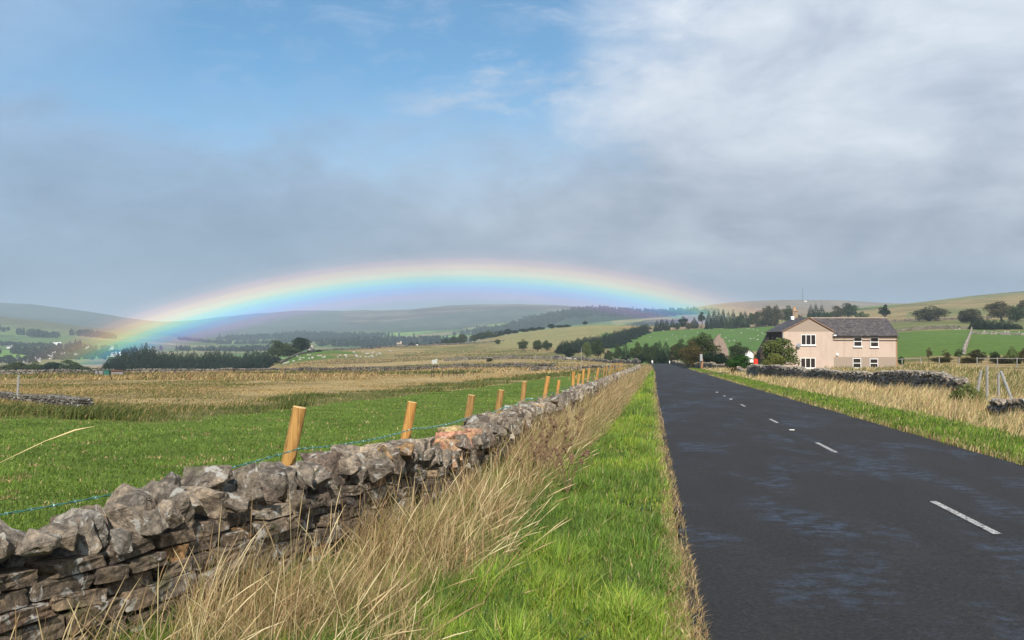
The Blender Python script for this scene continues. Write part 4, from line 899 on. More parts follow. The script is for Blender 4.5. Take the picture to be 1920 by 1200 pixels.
bigb = crown_mesh('crown', 'round', 992, 6000, .021); bigb.materials[0] = M_fol['autumn']
tree('round', 1318, 165, 622, 66, 'largest leafy tree by the road bend, in front of the ruined barn gable', crown=big)
tree('round', 1296, 163, 636, 46, 'wide brownish green tree on the left side of the largest one', crown=bigb)
tree('low', 1335, 158, 652, 50, 'dark green undergrowth to the right of the bird box post', fol='conifer', name='bush', cat='bush')
# the skyline row above the green hill
for px, ty, wd, kd, fo_, lab in [
 (1232, 599, 10, 'conifer', 'conifer', 'leftmost conifer of the skyline row above the green hill'), (1241, 597, 11, 'conifer', 'conifer', 'second conifer of the skyline row'), (1250, 598, 11, 'conifer', 'conifer', 'third conifer of the skyline row'), (1261, 597, 9, 'conifer', 'conifer', 'narrow conifer after the first skyline group'), (1270, 601, 10, 'low', 'broad', 'low tree in the skyline row gap'), (1281, 593, 19, 'round', 'conifer', 'round dark tree in the skyline row'), (1291, 602, 14, 'low', 'autumn', 'brownish bush in the skyline row'), (1302, 594, 13, 'conifer', 'conifer', 'pointed tree right of the round dark one on the skyline'), (1316, 585, 17, 'pine', 'conifer', 'loose crowned pine in the skyline row'),
 (1329, 582, 12, 'conifer', 'conifer', 'tall spruce first right of the loose crowned pine'), (1339, 579, 12, 'conifer', 'conifer', 'tallest spruce on the skyline'), (1348, 581, 11, 'conifer', 'conifer', 'spruce right of the tallest one'), (1356, 579, 12, 'conifer', 'conifer', 'spruce at the right of the tight skyline group'), (1366, 583, 12, 'conifer', 'broad', 'lighter spruce in the skyline row'), (1375, 579, 12, 'conifer', 'conifer', 'pointed spruce above the lighter bushes'), (1388, 584, 16, 'round', 'broad', 'rounded tree with a lighter crown on the skyline'), (1397, 581, 14, 'conifer', 'conifer', 'dark spruce left of the sunlit bushes'), (1409, 586, 17, 'round', 'broad', 'sunlit bush right of the dark spruce'), (1420, 583, 16, 'round', 'autumn', 'turning tree before the big round crowns'), (1379, 597, 18, 'low', 'broad', 'low bush under the skyline spruces'), (1430, 592, 20, 'low', 'broad', 'low bush before the big round crowns'),
 (1437, 572, 30, 'round', 'autumn', 'big brownish round crown left of the house chimney'), (1455, 571, 28, 'round', 'autumn', 'second big brownish crown left of the house chimney'), (1478, 572, 28, 'round', 'broad', 'big round crown directly behind the house chimney'), (1447, 590, 26, 'low', 'autumn', 'undergrowth below the big round crowns'), (1497, 586, 20, 'low', 'autumn', 'low brown bush right of the chimney'),
 (1520, 569, 13, 'conifer', 'conifer', 'first dark conifer above the house roof'), (1530, 567, 14, 'conifer', 'conifer', 'tallest dark conifer above the house roof'), (1541, 569, 13, 'conifer', 'conifer', 'third dark conifer above the house roof'), (1552, 580, 18, 'low', 'broad', 'paler low tree above the house roof'), (1570, 573, 30, 'round', 'autumn', 'left half of the great round crown above the roof'), (1591, 568, 34, 'round', 'broad', 'great dark round crown above the roof'), (1616, 580, 24, 'low', 'bright', 'pale green bush right of the great round crown')]:
    tree(kd, px, 735 + random.uniform(-12, 18), ty, wd, lab, fol=fo_)
tree('pine', 1660, 560, 571, 26, 'lone open crowned pine on the slope right of the house roof', fol='conifer')
hb = crown_mesh('crown', 'low', 993, 5000, .024); hb.materials[0] = M_fol['autumn']
tree('low', 1743, 560, 566, 70, 'large domed tree alone on the slope below the rough hill', crown=hb)
for px, D, ty, wd, kd, fo_, lab in [(1822, 520, 572, 52, 'low', 'autumn', 'brownish tree at the left of the right hand grove'), (1878, 560, 564, 56, 'round', 'autumn', 'broad dark crown at the top of the right hand grove'), (1925, 560, 562, 50, 'round', 'autumn', 'tree cut by the right edge of the picture in the grove'), (1905, 540, 575, 40, 'round', 'broad', 'tree behind the conifers near the right edge'),
 (1828, 430, 597, 18, 'conifer', 'conifer', 'left conifer at the foot of the right hand grove'), (1840, 432, 594, 20, 'conifer', 'conifer', 'second conifer at the foot of the right hand grove'), (1852, 430, 596, 20, 'conifer', 'conifer', 'third conifer at the foot of the right hand grove'), (1865, 434, 598, 20, 'conifer', 'conifer', 'fourth conifer at the foot of the right hand grove'), (1879, 436, 598, 20, 'conifer', 'conifer', 'fifth conifer at the foot of the right hand grove'), (1893, 440, 601, 20, 'conifer', 'conifer', 'sixth conifer at the foot of the right hand grove'), (1906, 444, 606, 18, 'conifer', 'conifer', 'rightmost conifer at the foot of the right hand grove')]:
    tree(kd, px, D, ty, wd, lab, fol=fo_)
# bushes in the rough ground on the right
for px, D, ty, wd, kd, fo_, lab in [(1742, 135, 650, 14, 'open', 'autumn', 'spindly sapling right of the house beside the green field'), (1775, 135, 654, 20, 'open', 'autumn', 'thin bush left of the field wall'), (1797, 135, 653, 18, 'open', 'broad', 'thin bush touching the field wall'), (1831, 130, 649, 32, 'low', 'autumn', 'thorn bush right of the field wall'), (1866, 128, 653, 20, 'low', 'broad', 'small rounded green bush among the brown hedge'), (1898, 126, 648, 26, 'conifer', 'bright', 'small pointed evergreen near the right edge'), (1921, 124, 645, 20, 'low', 'autumn', 'dark bush cut by the right edge'),
 (1690, 128, 664, 14, 'low', 'hedge', 'tiny bright green bush at the right corner of the house'), (1815, 128, 668, 40, 'low', 'autumn', 'low brown bracken left of the thorn bush'), (1880, 126, 667, 40, 'low', 'autumn', 'low brown bracken between the green bushes'), (1765, 130, 668, 40, 'low', 'autumn', 'low brown bracken under the thin bushes')]:
    tree(kd, px, D, ty, wd, lab, fol=fo_, name='bush', cat='bush')
ga = crown_mesh('crown', 'low', 996, 4500, .026); ga.materials[0] = M_fol['bright']
tree('low', 1813, 32, 727, 62, 'olive green shrub in the dry grass at the broken end of the wall', crown=ga, name='shrub', cat='shrub')
gr = crown_mesh('crown', 'low', 994, 7000, .024); gr.materials[0] = M_fol['hedge']
tree('low', 1389, 110, 656, 52, 'dense dark green round bush beside the red container', crown=gr, name='bush', cat='bush')
gb = crown_mesh('crown', 'round', 995, 6500, .024); gb.materials[0] = M_fol['bright']
tree('round', 1464, 102, 634, 74, 'bright leafy shrub hiding the left corner of the pale house', crown=gb, name='bush', cat='bush')
tree('low', 1449, 100, 662, 44, 'lower part of the shrubbery at the left corner of the house', crown=gb, name='bush', cat='bush')

# far woods that read as one mass
def wood(label, pts_, hm, wdm, n, leaf, fol='far'):
    P = [gpt(*p) for p in pts_]; cen = []; seg = np.cumsum([0] + [(b - a).length for a, b in zip(P[:-1], P[1:])]); tot = seg[-1]; nt = max(6, int(tot * (1 + wdm / 60) / (hm * .55)))
    for i in range(nt):
        s = random.random() * tot; j = min(int(np.searchsorted(seg, s)) - 1, len(P) - 2); j = max(j, 0); t = (s - seg[j]) / (seg[j + 1] - seg[j]); p = P[j].lerp(P[j + 1], t)
        x, y = p.x + random.uniform(-.3, .3) * wdm, p.y + random.uniform(-.5, .5) * wdm; z = hz(x, y); h = hm * random.uniform(.6, 1.15); con = random.random() < .35
        k_ = max(60, n // nt); d = rng.normal(size=(k_, 3)); d /= np.linalg.norm(d, axis=1)[:, None]
        if con: tt = 1 - np.sqrt(rng.random(k_)); r_ = h * .28 * (1 - tt); cen.append(np.stack([x + d[:, 0] * r_, y + d[:, 1] * r_, z + tt * h * 1.2], -1))
        else: cen.append(np.array([x, y, z + h * .5]) + d * np.array([h * .5, h * .5, h * .5]) * rng.uniform(.7, 1, (k_, 1)))
    cen = np.concatenate(cen); V, cr = quads(cen, np.full(len(cen), leaf), np.clip(rng.normal(.4, .25, len(cen)), 0, 1))
    o = np_mesh('woodland', V, np.arange(len(V)), np.full(len(V) // 4, 4), M_fol[fol], colors=np.repeat(cr[:, None], 3, 1)); return tag(o, label, 'woodland', kind='stuff')
wood('dark wood stretching through the middle of the valley village', [(25, 1560), (70, 1500), (125, 1480)], 11, 90, 11700, 1.37)
wood('wood behind the village at the rainbow foot', [(130, 1500), (165, 1450), (215, 1480), (245, 1500)], 10, 90, 10400, 1.37)
wood('round trees in front of the village houses', [(-60, 1180), (20, 1180), (55, 1200)], 9, 50, 6500, 1.15)
wood('trees among the village houses', [(60, 1350), (100, 1300), (150, 1300), (180, 1320)], 7, 60, 6500, 1.08)
wood('slanting wood high on the left hillside', [(38, 2420), (65, 2350), (95, 2250)], 14, 60, 6500, 1.87)
wood('small wood at the left edge of the hillside', [(-40, 2500), (12, 2480)], 12, 60, 3250, 1.87)
wood('second slanting wood on the left hillside', [(145, 2480), (175, 2420), (205, 2350)], 14, 70, 6500, 1.87)
wood('isolated hillside trees above the village', [(135, 1750), (152, 1760)], 14, 20, 1950, 1.44)
wood('hedgerow trees on the lower hillside', [(-20, 1900), (40, 1850), (120, 1800), (210, 1750)], 7, 30, 5850, 1.44)
wood('belt of trees beyond the plantation', [(330, 1800), (400, 1800), (480, 1750), (560, 1700)], 9, 90, 9100, 1.58)
wood('hedgerow trees in the hazy valley', [(340, 2600), (430, 2500), (520, 2500), (640, 2400)], 9, 60, 7800, 2.02)
wood('hazy wood across the centre of the valley', [(450, 3100), (560, 3000), (620, 2900), (700, 2800)], 16, 260, 15600, 2.88)
wood('rounded hazy wood left of the crest trees', [(690, 2100), (740, 2050), (800, 2000), (850, 2000)], 15, 160, 13000, 2.16)
wood('valley bottom wood below the brown moor', [(600, 1900), (680, 1850), (760, 1800), (830, 1800)], 11, 90, 10400, 1.73)
wood('wooded slope behind the ridge row', [(900, 2500), (960, 2600), (1010, 2750), (1060, 2850)], 15, 260, 15600, 2.59)
wood('dark wooded hill in the centre distance', [(1040, 2900), (1110, 2850), (1180, 2800), (1235, 2750), (1270, 2700)], 15, 420, 20800, 2.88)
wood('small dark plantation on the brown hill', [(1262, 2700), (1300, 2650)], 14, 60, 3900, 2.16)

# ---------------------------------------------------------------- sheep and cattle
M_fleece = simple('fleece', (.44, .42, .37), .95, .15, 5); M_face = simple('dark_face', (.10, .08, .07), .9); M_cowd = simple('black_hide', (.03, .027, .025), .8); M_cowt = simple('tan_hide', (.42, .27, .15), .85); M_cowh = simple('white_hide', (.75, .73, .68), .85)
def beast(L_, H_, fl, fc):
    m = MB(); m.ball((0, 0, H_ * .62), (L_ * .42, L_ * .22, H_ * .27), 12, 8); m.ball((L_ * .28, 0, H_ * .66), (L_ * .2, L_ * .17, H_ * .22), 10, 6)
    nb_ = len(m.f)
    m.tube([(L_ * .38, 0, H_ * .68), (L_ * .50, 0, H_ * .50), (L_ * .60, 0, H_ * .28)], [H_ * .13, H_ * .09, H_ * .05], 7)
    for x, y in ((.3, .12), (.3, -.12), (-.3, .12), (-.3, -.12)): m.tube([(x * L_, y * L_, H_ * .5), (x * L_, y * L_, H_ * .25), (x * L_ + .01, y * L_, 0)], [H_ * .07, H_ * .04, H_ * .035], 6)
    for y in (.05, -.05): m.tube([(L_ * .44, y * L_, H_ * .66), (L_ * .42, y * 2.4 * L_, H_ * .68)], [.03 * H_, .015 * H_], 5)
    m.tube([(-L_ * .42, 0, H_ * .7), (-L_ * .48, 0, H_ * .35)], [.03 * H_, .02 * H_], 5)
    me = bpy.data.meshes.new('beast'); me.from_pydata(m.v, [], m.f); me.materials.append(fl); me.materials.append(fc)
    for i, p in enumerate(me.polygons): p.use_smooth = True; p.material_index = 0 if i < nb_ else 1
    return me
me_sheep = beast(1.35, 1.0, M_fleece, M_fleece); me_sheepd = beast(1.35, 1.0, M_fleece, M_face)
def place_beast(name, me, px, D, label, cat, group, s=1.0):
    g = gpt(px, D); o = bpy.data.objects.new(name, me); C.objects.link(o); o.location = g; o.rotation_euler = (0, 0, random.choice([0, math.pi]) + random.gauss(0, .6)); o.scale = (s * .72,) * 3; K(tag(o, label, cat, group))
def solveD(px, py, d0, d1):
    D = np.linspace(d0, d1, 80); X = (px - 960) / F * D; q = project(X, D, height(X, D))[1]
    return float(D[np.argmin(np.abs(q - py))])
hill = [(1219, 633), (1244, 621), (1296, 619), (1308, 625), (1330, 617), (1336, 617), (1285, 631), (1269, 637), (1250, 638), (1401, 618), (1406, 617), (1412, 618), (1420, 621), (1428, 626), (1431, 628), (1421, 631), (1407, 637), (1413, 637), (1420, 638), (1361, 635), (1367, 641), (1377, 640), (1160, 639), (1171, 636), (1184, 645), (1350, 629), (1376, 612), (1390, 626), (1372, 622), (1268, 632), (1261, 629), (1300, 636)]
for px, py in hill: place_beast('sheep', random.choice([me_sheep, me_sheepd]), px, solveD(px, py, 400, 735), 'white sheep grazing on the bright green hill above the road end', 'sheep', 'sheep on the green hill', 1.15)
for i in range(42):
    px = random.uniform(545, 735); py = 676 - (px - 545) * .055 + random.uniform(-8, 4)
    place_beast('sheep', me_sheep, px, solveD(px, py, 400, 590), 'pale sheep grazing in the long green pasture left of centre', 'sheep', 'sheep in the distant pasture', 1.15)
for px in (533, 537, 541, 551): place_beast('sheep', me_sheep, px, random.uniform(385, 400), 'sheep at the lower left corner of the distant pasture', 'sheep', 'sheep at the pasture corner', 1.2)
for px, D in ((1058, 318), (1064, 312), (1067, 306), (1071, 310), (1078, 305)): place_beast('sheep', me_sheep, px, D, 'white sheep lying in the small field left of the road end', 'sheep', 'sheep near the road end', 1.0)
for px, D in ((1791, 418), (1799, 420), (1884, 395), (1890, 390), (1911, 392), (1846, 398)): place_beast('sheep', me_sheep, px, D, 'white sheep in the green field at the right below the grove', 'sheep', 'sheep in the right hand field', 1.0)
me_cb = beast(2.3, 1.5, M_cowd, M_cowd); me_ct = beast(2.3, 1.5, M_cowt, M_cowt); me_cw = beast(2.3, 1.5, M_cowh, M_cowh)
for px, me, lab in [(657, me_ct, 'tan cow furthest left on the moor skyline'), (675, me_ct, 'tan cow next to the black cattle on the skyline'), (697, me_cb, 'first black cow on the moor skyline'), (712, me_cb, 'second black cow on the moor skyline'), (742, me_cb, 'black cow alone in the middle of the skyline'), (765, me_cb, 'black cow furthest right on the skyline'), (756, me_ct, 'pale tan cow between two black cows on the skyline'), (782, me_cw, 'large white cow on the skyline beside the copse')]:
    place_beast('cow', me, px, 620 if px < 730 else 660, lab, 'cow', 'cattle on the moor skyline', 1.25 if me is me_cw else 1.1)

# ---------------------------------------------------------------- the pale house
s_ = 115 / F
def hx(px): return (px - 960) * s_
def hzv(py): return CAMZ - (py - 640) * s_
gh = gpt(1570, 118).z
HX0, HY0 = hx(1467), 115.0
house = K(empty('farmhouse', (HX0, HY0, hzv(700)), R(0), 'two storey pinkish rendered farmhouse with dark slate roof on the right beyond the road', 'house'))
Z0 = hzv(700)
def lx(px): return hx(px) - HX0
def lz(py): return hzv(py) - Z0
def f_harl(q, b):
    p = objc(q); n = q.noise(p, 22, 5, .7); big = q.noise(q.mapping(p, (.8, .8, .5)), 1, 4); st = q.noise(q.mapping(p, (2.6, 2.6, .22)), 1, 5, .6)
    col = q.mix(n, (.445, .345, .28), (.57, .45, .37)); col = q.mix(q.m('MULTIPLY', q.ss(big, .45, .7), .3), col, (.37, .30, .25)); col = q.mix(q.m('MULTIPLY', q.ss(st, .5, .72), .35), col, (.29, .235, .19))
    q.put(b.inputs['Base Color'], col); b.inputs['Roughness'].default_value = .95; bump(q, b, n, .6, .03)
M_harl = mat('pink_render', f_harl)
M_harl2 = simple('greyed_render', (.315, .25, .20), .95, .16, 14, .5)
def f_slate(q, b):
    p = objc(q); br = q.new('ShaderNodeTexBrick'); q.l.new(q.mapping(p, (1, 1, 1)), br.inputs['Vector'])
    n = q.noise(p, 2.2, 5, .7); n2 = q.noise(q.mapping(p, (2.4, 1.6, 3.4)), 1.3, 6, .78); li = q.noise(q.mapping(p, (1, 2.4, 2.4)), 2.4, 5, .7)
    col = q.ramp(n2, [(.32, (.020, .018, .022)), (.5, (.060, .052, .056)), (.66, (.125, .105, .105))]); col = q.mix(q.m('MULTIPLY', q.ss(li, .50, .62), .6), col, (.20, .17, .14))
    wv = q.new('ShaderNodeTexWave'); wv.wave_type = 'BANDS'; wv.bands_direction = 'Z'; wv.inputs['Scale'].default_value = 2.0; wv.inputs['Distortion'].default_value = .6; q.l.new(p, wv.inputs['Vector'])
    q.put(b.inputs['Base Color'], col); b.inputs['Roughness'].default_value = .62; bump(q, b, q.m('ADD', wv.outputs[1], n2), .5, .04)
M_slate = mat('slate', f_slate)
def f_boards(q, b):
    p = objc(q); wv = q.new('ShaderNodeTexWave'); wv.wave_type = 'BANDS'; wv.bands_direction = 'Y'; wv.inputs['Scale'].default_value = 1.6; q.l.new(p, wv.inputs['Vector'])
    q.put(b.inputs['Base Color'], q.mix(q.noise(q.mapping(p, (4, 4, .6)), 1, 4), (.030, .022, .018), (.085, .062, .048))); b.inputs['Roughness'].default_value = .9; bump(q, b, wv.outputs[1], .5, .04)
M_boards = mat('dark_boards', f_boards)
M_upvc = simple('white_frame', (.78, .78, .76), .45, .04, 5); M_trim = simple('orange_trim', (.33, .19, .115), .7, .15, 10)
def f_glass(q, b): q.put(b.inputs['Base Color'], q.mix(q.noise(objc(q), 1.7, 2), (.008, .009, .010), (.05, .035, .028))); b.inputs['Roughness'].default_value = .12; b.inputs['Specular IOR Level'].default_value = .5
M_glass = mat('dark_glass', f_glass)
gz = lz(621.8); ga_ = lz(596.2); xl, xm, xr = 0, lx(1517), lx(1563); xe = lx(1682); ez = lz(629); rz_ = 4.24 - Z0; DEP = 7.0
m = MB(); m.prism([(xl, -1.5), (xr, -1.5), (xr, gz), (xm, ga_), (xl, gz)], 0, DEP); m.build('gable_wing', M_harl, house)
m = MB(); m.prism([(xl, gz + .01), (xr - .01, gz + .01), (xm, ga_ - .01)], -.012, .05); m.build('gable_band', M_harl2, house)
m = MB(); m.prism([(.05, -1.5), (DEP, -1.5), (DEP, ez), (DEP / 2 + .02, rz_), (.05, ez)], xr + .002, xe, 'x'); m.build('long_wing', M_harl, house)
m = MB(); m.box(lx(1533), xe - .02, .025, .06, -1.5, lz(669.5)); m.build('plinth_band', M_harl2, house)
m = MB(); m.box(xe - .14, xe + .012, .02, .2, -1.5, ez - .02); m.build('corner_stones', M_trim, house)
# roofs as thin slabs
def slab(name, q4, th, mt, par):
    a, b_, c_, d = [Vector(v) for v in q4]; n = (b_ - a).cross(d - a).normalized() * th
    m = MB(); m.add([a, b_, c_, d, a + n, b_ + n, c_ + n, d + n], [(0, 3, 2, 1), (4, 5, 6, 7), (0, 1, 5, 4), (1, 2, 6, 5), (2, 3, 7, 6), (3, 0, 4, 7)]); return m.build(name, mt, par)
OV = .18
def ext(p0, p1, o_): d = (Vector(p1) - Vector(p0)).normalized(); return tuple(Vector(p1) + d * o_)
e1 = ext((xm, 0, ga_), (xl, 0, gz), .22); rf = slab('wing_roof', [(e1[0], -.10, e1[2] + .03), (xm, -.10, ga_ + .03), (xm, DEP + .1, ga_ + .03), (e1[0], DEP + .1, e1[2] + .03)], .09, M_slate, house)
slab('wing_roof', [(xm, -.10, ga_ + .03), (xr, -.10, gz + .03), (xr, DEP + .1, gz + .03), (xm, DEP + .1, ga_ + .03)], .09, M_slate, house)
m = MB(); m.tube([(xm, -.16, ga_ + .05), (xr + .05, -.16, gz + .02)], [.045, .045], 6); m.tube([(xm, -.16, ga_ + .05), (xl - .1, -.16, gz)], [.035, .035], 6); m.build('verge_trim', M_trim, house)
sl_ = (rz_ - ez) / (DEP / 2); long_roof = slab('long_roof', [(xr + .02, -.28, ez - .28 * sl_ + .06), (xe + .12, -.28, ez - .28 * sl_ + .06), (xe + .12, DEP / 2, rz_ + .06), (xr - 1.9, DEP / 2, rz_ + .06)], .09, M_slate, house)
slab('long_roof', [(xe + .12, DEP + .25, ez - .2), (xr + .02, DEP + .25, ez - .2), (xr - 1.9, DEP / 2, rz_ + .06), (xe + .12, DEP / 2, rz_ + .06)], .09, M_slate, house)
m = MB(); m.tube([(xr - 2.2, DEP / 2, rz_ + .16), (xe + .14, DEP / 2, rz_ + .16)], [.10, .10], 6); m.build('ridge_tiles', M_harl2, long_roof)
m = MB(); m.tube([(xr - .1, -.34, ez - .26), (xe + .1, -.34, ez - .30)], [.06, .06], 6); m.build('gutter', simple('dark_gutter', (.03, .025, .025), .5), house)
m = MB(); m.box(xr - .12, xr + .2, -.4, -.12, ez - .05, ez + .08); m.build('gutter_end', M_upvc, house)
# chimney at the back of the wing
cx = (1490.5 - 960) / F * 120.5 - HX0; m = MB(); m.box(cx - .31, cx + .31, 5.3, 6.0, ga_ - .5, ga_ + .92); m.box(cx - .37, cx + .37, 5.24, 6.06, ga_ + .92, ga_ + 1.04)
ch = m.build('chimney', simple('chimney_stone', (.28, .21, .15), .9, .35, 5, .6), house); m = MB(); m.tube([(cx, 5.65, ga_ + 1.04), (cx, 5.65, ga_ + 1.2), (cx, 5.65, ga_ + 1.42)], [.15, .12, .14], 9); m.build('chimney_pot', simple('clay_pot', (.60, .33, .16), .8), ch)
m = MB(); m.box(xm - .8, xm - .45, 4.4, 4.8, ga_ - .1, ga_ + .15); m.ball((xm - .62, 4.6, ga_ + .22), (.26, .2, .10)); m.build('roof_vent', M_upvc, house)
# timber side and lean-to on the left
m = MB(); m.box(-.06, -.005, .12, DEP - .1, -1.5, gz - .05); m.build('boarded_side', M_boards, house)
m = MB(); m.prism([(-.06, gz - .25), (-1.3, lz(662)), (-1.3, -1.5), (-.06, -1.5)], 5.0, DEP); m.build('lean_to', M_boards, house)
m = MB(); m.box(-.10, -.062, 1.4, 2.3, lz(650), lz(632)); m.build('side_window', M_glass, house); m = MB(); m.box(-.10, -.062, 3.6, 4.4, lz(650), lz(632)); m.build('side_window', M_glass, house)
m = MB(); m.tube([(.02, -.06, -1.5), (.02, -.06, gz - .1)], [.045, .045], 6); m.build('downpipe', simple('blue_grey_pipe', (.16, .22, .25), .5), house)
def window(px0, px1, py0, py1, cols, rows, y=-.06, blind=None):
    x0, x1, z1, z0 = lx(px0), lx(px1), lz(py0), lz(py1); t = .062; m = MB()
    m.box(x0, x1, y, .03, z0, z0 + t); m.box(x0, x1, y, .03, z1 - t, z1); m.box(x0, x0 + t, y, .03, z0 + t, z1 - t); m.box(x1 - t, x1, y, .03, z0 + t, z1 - t)
    for i in range(1, cols): xx = x0 + (x1 - x0) * i / cols; m.box(xx - t * .6, xx + t * .6, y, .03, z0 + t, z1 - t)
    for i in range(1, rows): zz = z0 + (z1 - z0) * i / rows; m.box(x0 + t, x1 - t, y - .003, .03, zz - t * .6, zz + t * .6)
    f = m.build('window', M_upvc, house); m = MB(); m.box(x0 + t, x1 - t, y + .035, y + .045, z0 + t, z1 - t); m.build('pane', M_glass, f)
    m = MB(); m.box(x0 - .06, x1 + .06, y - .08, .03, z0 - .10, z0); m.build('sill', M_upvc, f)
window(1501.7, 1529.3, 627.3, 647, 3, 1); window(1500.5, 1528.5, 671, 690, 3, 1)
window(1600.3, 1615.8, 630.8, 649.7, 1, 2); window(1631.5, 1647, 632, 650.5, 1, 2); window(1598.3, 1613.8, 671.5, 690, 1, 2); window(1630.2, 1645.6, 672.5, 690, 1, 2)
m = MB(); m.ball((lx(1569.5), -.05, lz(665)), (.17, .10, .17)); m.build('wall_lamp', M_upvc, house)
m = MB(); m.ball((lx(1495.5), -.35, lz(647.5)), (.26, .06, .26)); m.tube([(lx(1495.5), -.3, lz(648)), (lx(1497), 0, lz(650))], [.02, .02], 5); m.build('satellite_dish', simple('grey_dish', (.25, .26, .28), .5), house)

# ruined barn gable behind the big tree
g = gpt(1355, 205); ruin = K(empty('barn_ruin', g, 0, 'ruined barn with a sloping pinkish stone gable half hidden by trees', 'barn'))
bz = lambda py: pt(1355, py, 205).z - g.z
bxx = lambda px: (px - 1355) / F * 205
M_rub = simple('rubble_stone', (.25, .19, .155), .95, .5, 2.2, .9); M_roofold = simple('old_roof', (.13, .10, .085), .9, .4, 3, .5)
m = MB(); m.prism([(bxx(1338), -1), (bxx(1366), -1), (bxx(1366), bz(658)), (bxx(1363.5), bz(652)), (bxx(1362), bz(645)), (bxx(1358.5), bz(641)), (bxx(1357), bz(635)), (bxx(1352), bz(633)), (bxx(1350), bz(627)), (bxx(1346), bz(628)), (bxx(1338), bz(640))], 0, .6); m.build('gable_wall', M_rub, ruin)
m = MB(); m.prism([(bxx(1310), -1), (bxx(1360), -1), (bxx(1360), bz(660)), (bxx(1344), bz(636)), (bxx(1310), bz(660))], .6, 8); m.build('barn_body', M_roofold, ruin)
# small white gable between the bushes
g = gpt(1405, 250); co = K(empty('cottage', g, 0, 'tiny white gable showing between the round bush and the dark timber lean-to', 'cottage'))
m = MB(); zz = pt(1405, 656, 250).z - g.z; m.prism([(-1.0, -1), (1.0, -1), (1.0, zz - .9), (0, zz), (-1.0, zz - .9)], 0, 6); m.build('walls', M_upvc, co)
slab('roof', [(-1.15, -.2, zz - 1.0), (0, -.2, zz + .05), (0, 6.2, zz + .05), (-1.15, 6.2, zz - 1.0)], .12, M_slate, co); slab('roof', [(0, -.2, zz + .05), (1.15, -.2, zz - 1.0), (1.15, 6.2, zz - 1.0), (0, 6.2, zz + .05)], .12, M_slate, co)

def cottage(px, D, wpx, hpx, wall, roofc, label, group='village houses', base=None, yaw=None):
    g = gpt(px, D); wd = wpx / F * D; hh = hpx / F * D; dp = min(wd * .6, 9); o = K(empty('village_house', g, random.uniform(-.5, .5) if yaw is None else yaw, label, 'house', group))
    m = MB(); m.prism([(-dp / 2, -3), (dp / 2, -3), (dp / 2, hh * .58), (0, hh), (-dp / 2, hh * .58)], -wd / 2, wd / 2, 'x'); m.build('walls', wall, o)
    for sg in (-1, 1): slab('roof', [(-wd / 2 - .3, sg * (dp / 2 + .3), hh * .54), (wd / 2 + .3, sg * (dp / 2 + .3), hh * .54), (wd / 2 + .3, 0, hh + .1), (-wd / 2 - .3, 0, hh + .1)][::sg and 1], .2 * (1 if sg < 0 else -1), roofc, o)
    m = MB(); m.box(wd * .3, wd * .3 + .9, -.45, .45, hh - .5, hh + 1.2); m.build('chimney', wall, o)
    for i in (-1, 0, 1):
        m = MB(); m.box(i * wd * .28 - .6, i * wd * .28 + .6, -dp / 2 - .03, -dp / 2 + .02, hh * .2, hh * .4); m.build('window', M_glass, o)
M_white = simple('white_wall', (.80, .78, .74), .8, .05); M_cream = simple('cream_wall', (.55, .47, .38), .8, .1); M_greyw = simple('grey_roof', (.16, .155, .165), .8, .2, 2); M_paler = simple('pale_roof', (.62, .62, .63), .6, .1)
for px, py, D0, wpx, hpx, wl, rf_, lab in [
 (107.5, 647, 1950, 13, 5, M_white, M_paler, 'long white farm building highest above the village'), (133, 661, 1600, 8, 6, M_white, M_greyw, 'white house below the long farm building'), (95, 673, 1300, 9, 7, M_white, M_paler, 'white house with pale roof left of the village centre'), (101, 668, 1330, 6, 8, M_cream, M_greyw, 'cream house with tall gable left of the village centre'), (117, 670, 1290, 8, 8, M_white, M_greyw, 'brightest white house in the village centre'), (127, 668, 1320, 6, 6, M_cream, M_greyw, 'small cream house right of the brightest white one'), (143, 668, 1320, 7, 6, M_cream, M_greyw, 'cream house right of the village centre'), (164, 655, 1600, 5, 5, M_white, M_greyw, 'small white cottage among the hillside trees'), (210, 655, 1650, 5, 5, M_white, M_greyw, 'small white cottage nearest to the plantation'), (214, 669, 1280, 11, 8, M_white, M_greyw, 'large white house just left of the plantation'), (222, 667, 1300, 10, 6, M_white, M_paler, 'long white wing against the plantation edge'), (19, 653, 1750, 10, 5, M_white, M_greyw, 'long white house at the far left edge'), (36, 679, 1180, 10, 7, M_cream, M_greyw, 'grey roofed house at the lower left of the village'), (49, 681, 1170, 9, 6, M_white, M_greyw, 'low white house right of the grey roofed one'), (72, 678, 1200, 9, 5, M_white, M_greyw, 'low house in front of the village trees'), (64, 676, 1210, 6, 5, M_cream, M_greyw, 'small cream house left of the low one')]:
    cottage(px, solveD(px, py, max(1100, D0 - 250), D0 + 250), wpx, hpx, wl, rf_, lab)
g = gpt(582, 555); cottage(583, 555, 11, 9, M_cream, M_greyw, 'little stone cottage with pale gable between two bushes by the sheep pasture', None, yaw=1.3)
cottage(748, 720, 8, 6, M_cream, M_harl2, 'small cream cottage on the skyline behind the cattle', None, yaw=.3)

# ---------------------------------------------------------------- small things on the land
def at(px, D): return gpt(px, D)
def thing1(name, m, mt, g, label, cat, group=None, **kw):
    o = m.build(name, mt, **kw); o.location = g; return K(tag(o, label, cat, group))
